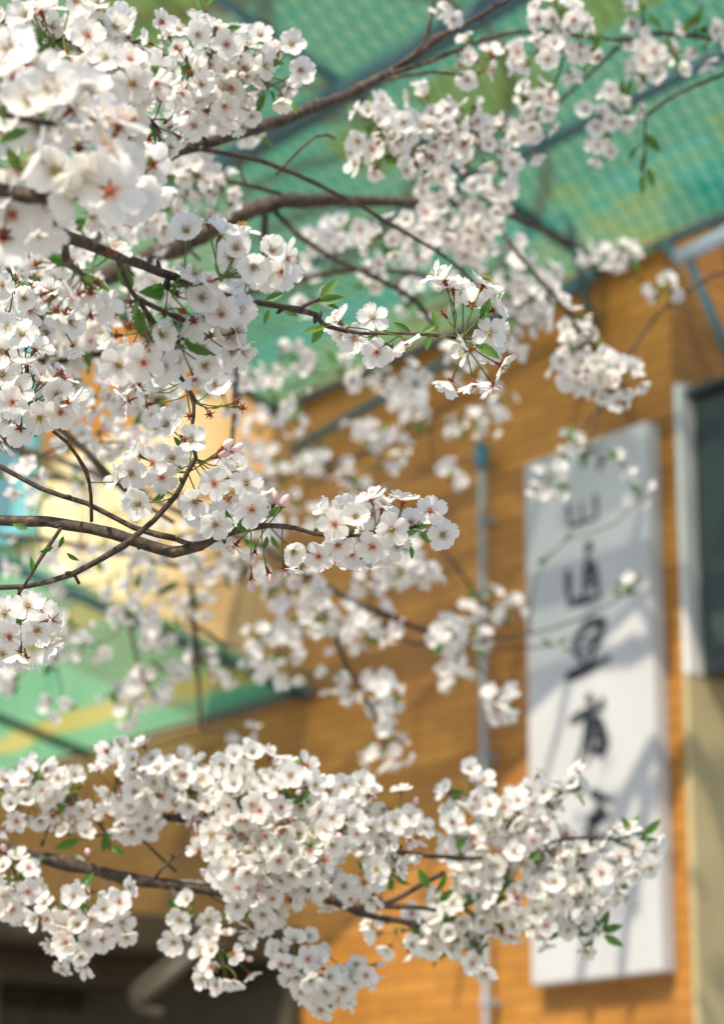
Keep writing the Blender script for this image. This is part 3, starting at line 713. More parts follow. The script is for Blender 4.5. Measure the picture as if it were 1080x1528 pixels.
# ------------------------------------------------------------------ the branches
# limb points: photo x, photo y, depth in metres, thickness in photo pixels
def branches():
    # 1 the branch in sharp focus across the middle left
    b = Branch('knotty brown branch in sharp focus whose tip carries a full white cluster', [
        [(-420, 760, 2.35, 30), (-160, 772, 2.3, 26), (0, 776, 2.24, 21), (100, 781, 2.22, 22), (170, 797, 2.2, 23), (235, 818, 2.2, 24), (280, 822, 2.2, 20), (318, 806, 2.2, 13), (350, 792, 2.2, 11), (400, 785, 2.2, 9), (440, 788, 2.2, 8), (470, 797, 2.2, 7), (520, 800, 2.2, 6), (585, 792, 2.2, 5), (625, 785, 2.2, 4)],
        [(-60, 890, 2.2, 10), (0, 876, 2.2, 10), (40, 875, 2.2, 10), (110, 856, 2.2, 11), (185, 813, 2.19, 11), (230, 775, 2.18, 10), (262, 740, 2.18, 9), (280, 705, 2.18, 8), (292, 684, 2.18, 7)],
        [(-60, 670, 2.22, 10), (0, 695, 2.22, 9), (60, 728, 2.21, 10), (130, 752, 2.21, 10), (200, 787, 2.2, 11), (262, 803, 2.2, 13)],
        [(60, 628, 2.12, 5), (100, 660, 2.14, 6), (128, 700, 2.18, 6), (136, 740, 2.2, 6), (137, 778, 2.21, 6)],
        [(30, 878, 2.2, 6), (28, 905, 2.2, 6), (24, 940, 2.2, 4)],
        [(262, 803, 2.2, 9), (285, 812, 2.2, 8), (312, 808, 2.2, 8)],
        [(110, 856, 2.2, 6), (119, 872, 2.2, 5)],
        [(95, 782, 2.22, 6), (70, 820, 2.2, 6), (45, 860, 2.19, 5), (26, 890, 2.2, 4)],
        [(292, 684, 2.18, 7), (286, 640, 2.18, 6), (290, 605, 2.18, 6), (275, 570, 2.18, 5)]], 1)
    b.spray(560, 793, 2.2, [(500, 782, 'f', 200), (531, 772, 'f', 100), (553, 768, 'f', 60), (570, 758, 's', 80), (584, 790, 'f', 300, -0.02), (556, 815, 'f', 250), (476, 830, 'f', 220), (504, 813, 'f', 260), (593, 814, 'f', 290, 0.01), (601, 747, 's', 80), (641, 763, 'f', 50), (660, 798, 'f', 340), (553, 744, 's', 110), (518, 760, 'f', 140, 0.015), (540, 800, 'f', 240, 0.01), (575, 776, 'f', 80, 0.02), (524, 826, 'f', 260, 0.02), (490, 762, 's', 150, 0.02), (548, 838, 's', 270, 0.03), (612, 780, 'f', 20, 0.025)])
    for a in ((622, 792, 24, 200), (618, 788, 26, 20), (624, 796, 22, 320), (612, 815, 20, 280), (542, 824, 14, 250)): b.leaf_at(*a[:2], 2.2, *a[2:])
    b.spray(288, 690, 2.18, [(286, 658, 'f', 90), (250, 634, 'f', 130), (208, 679, 's', 150), (197, 707, 'f', 190), (242, 712, 'f', 270), (208, 752, 'f', 200), (319, 722, 'f', 20), (292, 748, 'f', 250), (322, 782, 'f', 280), (353, 704, 's', 60), (367, 722, 'f', 10), (375, 760, 'f', 330), (258, 682, 'f', 250), (228, 690, 'f', 180), (340, 745, 'f', 340, 0.02), (305, 770, 'f', 270, 0.02), (345, 690, 'f', 40, 0.02), (333, 668, 'bud', 40), (346, 673, 'bud', 30), (326, 680, 'bud', 20), (180, 712, 's', 180, 0.02)])
    b.spray(290, 600, 2.18, [(283, 623, 'star', 270), (314, 620, 'star', 300), (355, 597, 'star', 30), (364, 609, 'star', 350), (217, 604, 'star', 190), (204, 575, 's', 140), (190, 598, 's', 200), (275, 655, 'f', 240, 0.03), (240, 560, 'f', 100, 0.03), (320, 575, 'f', 40, 0.03)])
    b.spray(392, 785, 2.2, [(375, 865, 'bud', 270), (401, 856, 'bud', 290), (380, 826, 'bud', 265), (437, 822, 'f', 300), (425, 850, 's', 280), (385, 740, 's', 90), (408, 752, 'bud', 80), (420, 755, 'bud', 60), (330, 800, 'f', 250, 0.02), (350, 815, 's', 230, 0.02)])
    for a in ((247, 737, 22, 210), (243, 742, 20, 120), (355, 792, 30, 60), (350, 790, 34, 110), (358, 795, 26, 30), (392, 770, 26, 70), (398, 772, 28, 40), (388, 774, 24, 110), (405, 800, 24, 300), (398, 800, 22, 260), (365, 805, 24, 320), (300, 722, 16, 60), (275, 700, 18, 150), (80, 815, 24, 200), (95, 800, 20, 250), (42, 790, 26, 160), (100, 825, 22, 330), (48, 852, 22, 90), (316, 610, 18, 20), (270, 668, 20, 120)): b.leaf_at(*a[:2], 2.19, *a[2:])
    b.spray(28, 925, 2.16, [(42, 905, 'f', 80), (15, 950, 'f', 220), (55, 940, 'f', 330), (70, 965, 's', 320), (30, 975, 's', 260), (8, 915, 'f', 150), (78, 925, 's', 10), (40, 985, 's', 280), (5, 975, 'f', 230), (60, 912, 'f', 60, 0.02)])
    b.close()

    # 2 left fringe cluster in focus
    b = Branch('short sunlit blossom spray with red calyxes above the focused knotty branch', [
        [(-300, 640, 2.1, 16), (-100, 620, 2.08, 12), (0, 605, 2.06, 9), (40, 612, 2.05, 8), (66, 630, 2.05, 7)]], 2)
    b.spray(30, 600, 2.05, [(30, 585, 'f', 120), (60, 568, 's', 60), (85, 590, 'f', 20), (95, 565, 's', 50), (15, 625, 'f', 230), (60, 622, 'f', 290), (90, 615, 'f', 340), (40, 545, 's', 100), (5, 560, 'f', 130), (20, 600, 'f', 200), (70, 550, 'star', 70), (48, 560, 'star', 110), (105, 600, 's', 0), (55, 600, 'f', 0, 0.03), (20, 545, 'f', 90, 0.03), (30, 640, 'b', 240), (92, 555, 'star', 30), (5, 660, 's', 230), (35, 500, 'f', 110), (55, 520, 's', 50), (15, 490, 'f', 150), (5, 525, 'f', 200)])
    for a in ((20, 590, 30, 150), (45, 606, 30, 330), (30, 596, 26, 30), (62, 636, 20, 240)): b.leaf_at(*a[:2], 2.05, *a[2:])
    b.cluster(60, 470, 2.25, 60, 40, 10, stars=3, leaves=2)
    b.cluster(20, 420, 2.2, 40, 40, 8, stars=4, leaves=2)
    b.close()

    # 3 branch crossing at mid height with leaves and drooping red calyxes
    b = Branch('brown branch with bare red calyxes and a loose white flower ball at its leafy tip', [
        [(-380, 240, 1.75, 40), (-120, 285, 1.72, 34), (20, 318, 1.72, 30), (60, 330, 1.74, 28), (100, 352, 1.78, 26), (150, 372, 1.82, 22), (215, 398, 1.88, 19), (260, 414, 1.92, 16), (330, 440, 2.0, 13), (400, 455, 2.05, 12), (445, 462, 2.08, 11), (470, 470, 2.1, 10), (485, 486, 2.11, 8), (540, 498, 2.12, 6), (600, 497, 2.14, 6), (650, 500, 2.14, 6), (690, 506, 2.15, 7)],
        [(100, 352, 1.78, 16), (100, 385, 1.79, 14), (112, 402, 1.8, 12), (125, 412, 1.82, 7)],
        [(175, 385, 1.84, 10), (190, 420, 1.86, 9), (200, 440, 1.88, 9), (240, 462, 1.9, 8), (265, 474, 1.92, 8), (300, 490, 1.94, 6)],
        [(205, 445, 1.88, 8), (228, 480, 1.9, 9), (250, 505, 1.92, 7), (268, 510, 1.93, 6)],
        [(252, 412, 1.92, 10), (250, 426, 1.92, 13), (252, 432, 1.92, 8)],
        [(445, 462, 2.08, 8), (462, 452, 2.08, 7), (478, 446, 2.08, 5)],
        [(268, 560, 2.0, 6), (285, 585, 2.0, 6), (292, 600, 2.0, 6)]], 3)
    b.spray(690, 504, 2.14, [(662, 418, 's', 120), (722, 424, 's', 60), (704, 454, 'b', 70), (738, 462, 's', 20), (730, 498, 'f', 10), (748, 546, 's', 330), (698, 522, 's', 190), (671, 570, 's', 240), (707, 575, 's', 280), (660, 466, 'star', 130), (690, 440, 'f', 100, 0.03), (725, 520, 'f', 340, 0.03), (675, 430, 's', 100, 0.02), (735, 575, 's', 300, 0.02), (748, 500, 's', 0, 0.02), (650, 410, 's', 150, 0.02)])
    for a in ((652, 492, 34, 100), (612, 496, 30, 150), (630, 497, 26, 30), (705, 490, 40, 55), (718, 478, 36, 70), (708, 515, 44, 335), (690, 515, 28, 270), (640, 500, 24, 260)): b.leaf_at(*a[:2], 2.14, *a[2:])
    b.spray(560, 497, 2.13, [(556, 475, 'f', 90), (562, 525, 'f', 270), (511, 495, 's', 220), (606, 513, 's', 300), (530, 505, 'f', 180, 0.03), (585, 520, 's', 320, 0.02), (505, 480, 's', 140, 0.03)])
    for a in ((478, 446, 40, 50), (476, 450, 38, 10), (482, 484, 34, 240), (486, 488, 38, 200), (396, 448, 30, 20), (420, 458, 28, 330), (402, 462, 24, 250), (484, 452, 24, 340)): b.leaf_at(*a[:2], 2.08, *a[2:])
    b.spray(330, 415, 1.9, [(278, 346, 'f', 80), (330, 350, 's', 60), (310, 330, 's', 100), (352, 372, 'f', 60), (378, 398, 'f', 300), (405, 375, 'f', 40), (428, 385, 's', 350), (290, 410, 's', 60), (310, 420, 's', 20), (345, 385, 'f', 120, 0.03), (395, 410, 'f', 330, 0.03), (360, 345, 's', 80, 0.03), (370, 420, 's', 280, 0.04), (420, 405, 'f', 320, 0.03)])
    b.spray(115, 400, 1.82, [(169, 372, 's', 60), (83, 466, 'star', 250), (136, 474, 'star', 280), (70, 450, 'star', 210), (136, 438, 'b', 270), (115, 440, 's', 210), (60, 440, 'star', 200), (152, 450, 'b', 300), (50, 395, 's', 200), (75, 380, 'f', 180), (38, 410, 'star', 230), (95, 470, 's', 240), (148, 425, 'star', 320)], 3)
    b.spray(205, 445, 1.88, [(167, 471, 'star', 230), (192, 452, 'star', 200), (203, 468, 'star', 300), (192, 490, 'star', 250), (275, 466, 'star', 330), (222, 521, 'star', 280), (189, 528, 's', 200), (178, 545, 'f', 230), (215, 540, 'f', 270), (240, 500, 'f', 350, 0.03), (170, 500, 's', 180, 0.03)], 3)
    b.spray(262, 500, 1.93, [(244, 546, 'f', 270), (278, 496, 's', 60), (305, 545, 'f', 320), (290, 565, 's', 290), (318, 500, 's', 20), (340, 505, 'f', 0), (352, 495, 's', 20), (360, 520, 's', 320), (330, 470, 'f', 60), (222, 560, 's', 230), (300, 520, 'f', 0, 0.04), (265, 535, 'f', 280, 0.03), (205, 575, 's', 220), (260, 480, 'star', 90), (310, 475, 'star', 40), (215, 500, 'star', 200), (355, 465, 'f', 30, 0.03), (345, 525, 'f', 330, 0.02)], 3)
    b.spray(252, 430, 1.92, [(265, 440, 'star', 300), (300, 445, 'f', 20), (318, 455, 's', 350), (245, 470, 'star', 260), (230, 440, 'star', 220), (290, 480, 'b', 300)], 3)
    b.close()

    # 4 huge close blossoms at upper left
    b = Branch('closest branch with the largest, softly blurred blossoms at upper left', [
        [(-500, 180, 1.7, 40), (-200, 230, 1.68, 34), (-40, 275, 1.64, 26), (40, 292, 1.62, 24), (95, 292, 1.62, 20), (130, 270, 1.62, 10)],
        [(-60, 140, 1.64, 20), (20, 175, 1.62, 14), (90, 185, 1.62, 9)]], 4)
    b.big = 1.33
    b.spray(95, 250, 1.6, [(85, 255, 'f', 200), (132, 262, 'f', 300), (115, 290, 'f', 270), (165, 285, 'f', 320), (60, 235, 's', 160), (150, 230, 's', 40), (30, 250, 'f', 200, 0.03), (118, 215, 's', 90, 0.03), (180, 250, 'f', 20, 0.05), (195, 300, 'f', 300, 0.06), (75, 300, 'f', 250, 0.03), (140, 320, 's', 280, 0.04)])
    b.spray(60, 190, 1.62, [(48, 155, 'f', 100), (20, 110, 's', 120), (75, 135, 'f', 60), (110, 160, 's', 40), (145, 180, 's', 30), (180, 185, 's', 60), (10, 150, 'f', 180), (100, 120, 's', 70, 0.05), (15, 75, 'f', 100, 0.04), (45, 100, 'f', 80, 0.05), (130, 140, 'f', 40, 0.06), (60, 190, 'f', 200, 0.05), (5, 195, 'f', 200, 0.05), (110, 195, 'f', 0, 0.06)], 2)
    b.spray(20, 290, 1.64, [(5, 280, 'f', 190), (20, 320, 'f', 240), (-20, 240, 's', 160), (60, 335, 's', 290), (5, 355, 'b', 250), (40, 290, 'f', 270, 0.04), (0, 320, 'f', 200, 0.06)], 2)
    for a in ((12, 220, 46, 300), (10, 190, 40, 100)): b.leaf_at(*a[:2], 1.62, *a[2:])
    b.close()

    # 5 upper-left, one step behind
    b = Branch('crowded branch behind the largest blossoms in the top left corner', [
        [(-420, 60, 2.0, 26), (-120, 110, 1.92, 22), (20, 130, 1.9, 18), (110, 130, 1.88, 14), (190, 150, 1.86, 10), (235, 190, 1.85, 7)],
        [(110, 130, 1.88, 9), (150, 90, 1.86, 7), (210, 60, 1.84, 5)]], 5)
    for a in ((90, 60, 1.85, 50, 30, 11), (30, 60, 1.9, 40, 35, 9), (140, 70, 1.86, 45, 35, 11), (190, 120, 1.84, 45, 45, 13), (130, 140, 1.88, 55, 40, 13), (215, 180, 1.88, 35, 35, 9), (60, 110, 1.92, 50, 40, 11)):
        b.cluster(*a, leaves=1)
    b.spray(222, 240, 1.75, [(230, 245, 'b', 0), (205, 262, 's', 300), (190, 270, 'f', 270), (232, 285, 's', 320), (215, 295, 'f', 280), (200, 300, 's', 250), (180, 240, 's', 60)])
    for a in ((180, 240, 30, 300), (178, 236, 24, 30), (105, 88, 24, 180)): b.leaf_at(*a[:2], 1.78, *a[2:])
    b.close()

    # 6 the long dark limb rising to the top right
    def shade(x, y, t=4.1): return hit(x, y) + SUN * t          # where a limb must hang for its shadow to fall there
    top = pt(860, -70, 3.2); F = pt(960, -260, 3.9)
    over = [[(top, 0.004), (F, 0.02), (shade(1080, 985), 0.032), (shade(985, 1010), 0.030), (shade(880, 1040), 0.028), (shade(790, 1070), 0.026), (shade(690, 1130), 0.020), (shade(600, 1200), 0.0174), (shade(520, 1260), 0.0087)],  # unseen limbs, added to cast shadows on wall and board
            [(shade(1000, 1005), 0.02), (shade(955, 900), 0.020), (shade(975, 780), 0.0247), (shade(940, 700), 0.0217), (shade(860, 690), 0.0188), (shade(800, 760), 0.0159), (shade(700, 830), 0.0130), (shade(560, 900), 0.0087)],
            [(shade(960, 880), 0.0261), (shade(900, 950), 0.020), (shade(870, 1030), 0.020), (shade(850, 1130), 0.0174), (shade(800, 1300), 0.0116)],
            [(shade(780, 1075), 0.0232), (shade(720, 1000), 0.0174), (shade(640, 960), 0.0145), (shade(560, 980), 0.0101)],
            [(shade(800, 760), 0.0174), (shade(740, 700), 0.0174), (shade(640, 700), 0.0145), (shade(480, 760), 0.0101)],
            [(shade(955, 660), 0.0232), (shade(900, 560), 0.0174), (shade(760, 520), 0.0145), (shade(640, 560), 0.0116)],
            [(shade(1060, 990), 0.03), (shade(1040, 1100), 0.022), (shade(1000, 1200), 0.0232), (shade(940, 1330), 0.0174), (shade(900, 1440), 0.0116)],
            [(shade(1040, 1100), 0.0261), (shade(1070, 1250), 0.0203), (shade(1050, 1420), 0.0145)],
            [(F, 0.014), (pt(940, 110, 3.5) + SUN * 1.1, 0.010), (pt(760, 500, 4.2) + SUN * 1.6, 0.010), (pt(600, 640, 5.0) + SUN * 1.6, 0.009), (pt(480, 760, 5.0) + SUN * 1.7, 0.008), (pt(420, 900, 4.3) + SUN * 2.0, 0.006), (pt(220, 940, 4.5) + SUN * 2.0, 0.004)],  # unseen limb added to carry the blossoms that shade the rear branches
            [(shade(790, 840), 0.0174), (shade(720, 890), 0.0159), (shade(640, 930), 0.0130), (shade(540, 960), 0.0087)],
            [(shade(785, 900), 0.0174), (shade(700, 980), 0.0159), (shade(610, 1060), 0.0130), (shade(500, 1160), 0.0087)],
            [(shade(720, 720), 0.0145), (shade(640, 790), 0.0145), (shade(540, 840), 0.0087)],
            [(shade(790, 1180), 0.0174), (shade(740, 1280), 0.0159), (shade(700, 1400), 0.0130), (shade(680, 1500), 0.0087)],
            [(shade(1040, 1100), 0.03), (shade(975, 1190), 0.034), (shade(925, 1290), 0.032), (shade(895, 1400), 0.026), (shade(880, 1520), 0.02)],
            [(shade(975, 1190), 0.026), (shade(975, 1300), 0.028), (shade(950, 1420), 0.022), (shade(940, 1520), 0.016)],
            [(shade(690, 1130), 0.0174), (shade(640, 1300), 0.0145), (shade(640, 1380), 0.0087)]]
    b = Branch('long dark limb slanting up to the top edge, a dense round cluster beneath it', [
        [(-300, 470, 2.5, 40), (-60, 360, 2.6, 34), (120, 285, 2.65, 28), (245, 236, 2.7, 24), (310, 213, 2.75, 23), (440, 172, 2.85, 22), (530, 135, 2.95, 20), (600, 96, 3.0, 17), (650, 60, 3.05, 14), (700, 32, 3.1, 11), (755, 0, 3.15, 9), (860, -70, 3.2, 7)],
        [(575, 112, 2.95, 9), (640, 92, 3.0, 8), (700, 68, 3.05, 7), (750, 52, 3.1, 6), (810, 46, 3.15, 6), (870, 55, 3.2, 6), (935, 60, 3.25, 5)],
        [(590, 100, 2.98, 9), (615, 84, 2.98, 8), (632, 62, 3.0, 7), (645, 20, 3.0, 6), (650, -30, 3.0, 5)],
        [(300, 222, 2.72, 11), (370, 235, 2.78, 9), (430, 256, 2.82, 8), (520, 298, 2.88, 7), (600, 345, 2.92, 7), (670, 388, 2.96, 6), (715, 430, 3.0, 5)],
        [(245, 186, 2.6, 7), (268, 165, 2.6, 8), (285, 138, 2.58, 6), (315, 85, 2.55, 5), (320, 40, 2.55, 5), (300, 10, 2.55, 4)],
        [(575, 118, 2.95, 7), (640, 108, 2.95, 5), (690, 112, 3.0, 4)],
        [(310, 213, 2.75, 8), (268, 165, 2.6, 8)],
        [(410, 262, 2.8, 4), (470, 204, 2.8, 5), (500, 206, 2.85, 4)]] + over, 6)
    for a in ((290, 85, 2.5, 60, 60, 19), (355, 95, 2.55, 60, 55, 19), (330, 150, 2.55, 70, 40, 14)): b.cluster(*a, leaves=1)
    b.spray(400, 130, 2.55, [(435, 68, 'f', 60), (448, 105, 'f', 340), (415, 75, 's', 90), (430, 130, 's', 300), (420, 145, 's', 280), (400, 90, 'f', 100), (300, 40, 'f', 60), (258, 45, 'f', 120)], 2)
    for a in ((305, 15, 30, 120), (318, 5, 34, 70), (335, 45, 26, 10), (306, 8, 26, 40), (438, 150, 22, 280)): b.leaf_at(*a[:2], 2.5, *a[2:])
    for a in ((560, 185, 2.95, 50, 45, 16), (600, 225, 3.0, 75, 55, 20), (660, 180, 3.05, 60, 45, 17), (705, 200, 3.1, 45, 50, 13)): b.cluster(*a, leaves=1)
    for a in ((840, 40, 3.1, 45, 40, 15), (815, 80, 3.1, 40, 25, 8), (870, 85, 3.15, 40, 28, 8), (715, 90, 3.05, 25, 32, 8), (660, -5, 3.0, 25, 18, 4), (790, 165, 3.2, 35, 30, 9), (765, 205, 3.2, 35, 35, 9)): b.cluster(*a, leaves=1)
    # unseen blossoms added above the frame to shade wall, white board and rear branches
    b.over = True
    for x, y, r, n in ((900, 1230, 0.16, 16), (960, 1330, 0.18, 16), (930, 1400, 0.12, 8), (700, 1150, 0.15, 12), (610, 1050, 0.16, 12), (560, 900, 0.15, 12), (820, 720, 0.10, 8), (720, 560, 0.16, 12), (1050, 1250, 0.2, 14), (1060, 1420, 0.2, 14), (480, 760, 0.16, 10), (640, 1330, 0.15, 12), (560, 1230, 0.2, 14), (880, 520, 0.15, 10)):
        b.cluster(0, 0, FPX, r, r * 0.8, n, leaves=1, at=shade(x, y))
    for x, y, d, t in ((950, 100, 3.5, 1.0), (900, 190, 3.5, 1.15), (780, 430, 4.0, 1.5), (680, 560, 4.6, 1.6), (600, 640, 5.2, 1.6), (480, 700, 5.2, 1.7), (400, 760, 5.2, 1.8), (480, 900, 4.2, 2.0), (590, 880, 4.2, 1.9), (250, 900, 4.5, 2.0), (340, 960, 4.5, 2.1)):
        b.cluster(0, 0, FPX, 0.2, 0.15, 15, at=pt(x, y, d) + SUN * t)
    b.close()

    # 7 middle limb behind
    b = Branch('thick blurred dark limb at upper centre behind the focused blossoms', [
        [(-300, 560, 3.6, 46), (0, 470, 3.55, 42), (180, 405, 3.5, 38), (300, 352, 3.45, 34), (360, 322, 3.4, 32), (420, 302, 3.4, 30), (490, 298, 3.45, 25), (560, 300, 3.5, 20), (640, 302, 3.5, 15), (720, 308, 3.55, 11), (800, 340, 3.6, 8), (870, 370, 3.7, 6)],
        [(410, 318, 3.4, 12), (460, 362, 3.4, 11), (510, 392, 3.4, 10), (560, 414, 3.42, 9), (620, 450, 3.45, 8), (650, 492, 3.5, 6)],
        [(395, 322, 3.4, 14), (394, 345, 3.4, 14), (392, 380, 3.4, 12), (372, 430, 3.4, 12), (354, 480, 3.4, 13), (352, 540, 3.4, 12), (350, 610, 3.4, 9), (344, 680, 3.4, 6)],
        [(720, 308, 3.55, 8), (790, 400, 3.5, 7), (850, 470, 3.5, 6), (900, 540, 3.5, 6)]], 7)
    for a in ((580, 360, 3.4, 55, 30, 14), (650, 330, 3.4, 50, 35, 14), (700, 350, 3.4, 45, 40, 14), (740, 300, 3.45, 45, 40, 12), (720, 245, 3.4, 40, 35, 10), (640, 270, 3.4, 50, 25, 9)): b.cluster(*a, leaves=1, face=0.6)
    for a in ((850, 480, 3.55, 40, 30, 11), (880, 530, 3.5, 50, 40, 17), (920, 565, 3.5, 42, 38, 15), (860, 560, 3.6, 35, 40, 9)): b.cluster(*a, leaves=1, face=0.6)
    b.close()

    # 8 soft masses behind, centre
    b = Branch('soft blurred blossom branch between the awning and the focused tip cluster', [
        [(-260, 520, 3.9, 18), (60, 470, 4.0, 16), (260, 440, 4.0, 14), (430, 420, 4.0, 12), (560, 400, 4.0, 10), (700, 430, 4.05, 8), (800, 470, 4.1, 6)]], 8, far=True)
    for a in ((760, 420, 4.0, 45, 40, 15), (810, 450, 4.0, 40, 30, 12), (690, 410, 4.0, 40, 30, 10), (520, 340, 4.0, 40, 25, 8), (560, 420, 4.1, 50, 30, 10), (480, 360, 4.1, 40, 25, 7), (700, 540, 4.2, 40, 40, 10), (500, 560, 4.2, 50, 25, 8), (770, 500, 4.1, 35, 40, 9), (420, 530, 4.1, 40, 30, 7), (620, 380, 4.1, 45, 30, 10), (740, 370, 4.1, 40, 35, 10), (800, 410, 4.1, 35, 30, 8), (640, 440, 4.2, 45, 30, 8), (460, 430, 4.1, 40, 35, 7), (400, 590, 4.2, 40, 30, 6), (600, 560, 4.2, 40, 30, 7), (350, 560, 4.2, 35, 35, 6)): b.cluster(*a, leaves=1)
    b.close()
    b = Branch('hazy white blossom branch behind the red calyxes at left', [
        [(-260, 610, 2.9, 22), (-20, 560, 3.0, 18), (120, 530, 3.0, 14), (240, 520, 3.05, 10), (330, 510, 3.1, 7)],
        [(-20, 560, 3.0, 12), (40, 600, 3.0, 12), (90, 640, 3.0, 13), (130, 675, 3.0, 13), (185, 730, 3.0, 10), (260, 780, 3.0, 7)]], 9, far=True)
    for a in ((60, 420, 3.0, 60, 45, 20), (120, 500, 3.0, 70, 45, 24), (60, 520, 3.0, 60, 40, 18), (190, 560, 3.05, 60, 40, 18), (230, 600, 3.05, 45, 40, 12), (140, 590, 3.0, 50, 30, 10), (90, 380, 2.9, 60, 40, 14), (250, 430, 3.1, 50, 40, 10), (300, 530, 3.1, 40, 30, 9), (20, 700, 3.1, 20, 30, 4), (110, 660, 3.2, 30, 30, 5), (170, 460, 3.1, 50, 40, 11), (340, 590, 3.2, 35, 30, 5), (30, 470, 3.1, 50, 40, 12), (200, 660, 3.2, 35, 30, 6), (310, 440, 3.2, 40, 30, 7), (150, 640, 3.2, 35, 25, 5)): b.cluster(*a, leaves=1)
    b.close()
    b = Branch('blurred blossom branch filling the gap under the long dark limb', [
        [(-260, 330, 3.1, 22), (0, 300, 3.1, 18), (180, 270, 3.1, 14), (300, 262, 3.15, 10), (420, 290, 3.2, 7)],
        [(180, 270, 3.1, 8), (240, 330, 3.1, 7), (300, 390, 3.1, 5)]], 10, far=True)
    for a in ((180, 215, 3.1, 50, 40, 14), (280, 260, 3.1, 50, 35, 13), (330, 280, 3.1, 40, 30, 9), (230, 330, 3.1, 40, 35, 9), (150, 330, 3.0, 40, 30, 8), (380, 190, 3.2, 40, 20, 6), (300, 200, 3.1, 40, 25, 8), (60, 400, 3.1, 50, 30, 9)): b.cluster(*a, leaves=2, stars=2)
    b.close()

    # 11 rear branch in the middle, drooping
    b = Branch('blurred brown branch drooping to a hanging cluster in front of the orange wall', [
        [(-200, 600, 4.4, 14), (100, 690, 4.3, 12), (300, 780, 4.25, 12), (400, 820, 4.2, 13), (460, 858, 4.2, 14), (520, 893, 4.2, 13), (580, 920, 4.2, 11), (635, 942, 4.2, 9), (690, 955, 4.2, 6)],
        [(470, 862, 4.2, 9), (500, 950, 4.2, 9), (520, 1000, 4.2, 8), (555, 1060, 4.2, 6), (575, 1110, 4.2, 5)]], 11, far=True)
    for a in ((570, 1045, 4.2, 42, 40, 17), (572, 1110, 4.2, 38, 42, 15), (660, 950, 4.2, 32, 32, 11), (600, 850, 4.2, 60, 35, 15), (480, 925, 4.2, 65, 35, 22), (440, 880, 4.2, 50, 35, 16), (545, 935, 4.2, 50, 40, 14), (420, 985, 4.3, 45, 40, 14), (690, 1003, 4.3, 28, 20, 7), (750, 1043, 4.1, 26, 28, 8), (500, 1010, 4.3, 40, 30, 8), (560, 860, 4.3, 40, 40, 10)): b.cluster(*a, leaves=1)
    b.close()
    # 12 far ghostly
    b = Branch('faint pale blossom branch near the wall between the pipe and the focused tip cluster', [
        [(-160, 690, 5.3, 9), (150, 720, 5.2, 8), (330, 740, 5.2, 7), (480, 690, 5.2, 6), (600, 660, 5.2, 4), (720, 600, 5.2, 3), (760, 560, 5.2, 2)],
        [(480, 690, 5.2, 7), (640, 800, 5.2, 6), (720, 900, 5.2, 5), (760, 930, 5.2, 4)]], 12, far=True)
    for a in ((420, 730, 5.2, 50, 35, 18), (490, 690, 5.2, 40, 30, 10), (560, 640, 5.2, 40, 30, 9), (610, 600, 5.2, 40, 35, 10), (735, 600, 5.2, 32, 45, 11), (660, 710, 5.2, 35, 25, 7), (380, 760, 5.2, 40, 30, 9), (640, 800, 5.2, 30, 25, 5), (718, 905, 5.2, 36, 30, 11), (760, 905, 5.3, 24, 20, 4), (540, 560, 5.3, 40, 25, 7), (600, 690, 5.3, 35, 25, 5), (530, 720, 5.3, 30, 25, 5), (440, 620, 5.2, 45, 30, 8), (380, 660, 5.2, 45, 35, 9), (430, 690, 5.1, 50, 30, 10), (350, 720, 5.1, 45, 30, 9), (560, 700, 5.2, 40, 25, 7), (610, 640, 5.2, 40, 30, 7), (470, 770, 5.1, 40, 25, 7), (700, 640, 5.2, 30, 30, 6)): b.cluster(*a, leaves=1)
    b.close()
    b = Branch('faint blossom branch hanging over the low awning at left', [
        [(-200, 780, 4.6, 9), (60, 805, 4.5, 9), (200, 828, 4.5, 9), (290, 850, 4.5, 11), (380, 850, 4.5, 8)],
        [(288, 850, 4.5, 11), (285, 900, 4.5, 11), (294, 960, 4.5, 11), (296, 1010, 4.5, 7), (300, 1090, 4.5, 4)],
        [(294, 935, 4.5, 7), (330, 960, 4.5, 6), (340, 990, 4.5, 4)],
        [(200, 830, 4.5, 7), (190, 920, 4.5, 6), (220, 1030, 4.5, 5)]], 13, far=True)
    for a in ((240, 880, 4.5, 35, 30, 10), (330, 870, 4.5, 30, 25, 7), (250, 940, 4.5, 50, 35, 14), (130, 960, 4.5, 50, 20, 8), (210, 1035, 4.6, 60, 22, 11), (240, 1000, 4.5, 35, 25, 7), (60, 985, 4.5, 50, 20, 6), (20, 1010, 4.5, 25, 30, 6), (355, 1090, 4.6, 26, 28, 5), (390, 940, 4.4, 40, 30, 8), (310, 900, 4.5, 30, 25, 5), (170, 870, 4.6, 30, 25, 5), (90, 880, 4.6, 25, 30, 4), (280, 1130, 4.6, 14, 30, 3), (60, 830, 4.5, 50, 30, 8), (140, 820, 4.5, 45, 30, 8), (220, 830, 4.4, 45, 35, 10), (300, 830, 4.4, 45, 35, 10), (380, 860, 4.4, 40, 35, 10), (130, 720, 4.5, 40, 40, 7), (60, 760, 4.5, 30, 40, 5), (180, 1060, 4.5, 40, 20, 6), (100, 1060, 4.5, 30, 15, 3), (420, 940, 4.4, 35, 30, 7), (270, 800, 4.5, 45, 30, 8), (180, 770, 4.5, 40, 35, 7), (340, 800, 4.4, 40, 35, 8), (410, 790, 4.4, 40, 35, 8), (200, 900, 4.4, 45, 35, 9), (110, 930, 4.5, 40, 25, 6), (300, 990, 4.5, 40, 25, 7), (160, 690, 4.5, 40, 35, 6), (360, 1000, 4.5, 35, 25, 6), (40, 930, 4.5, 30, 25, 4)): b.cluster(*a, leaves=1)
    b.close()

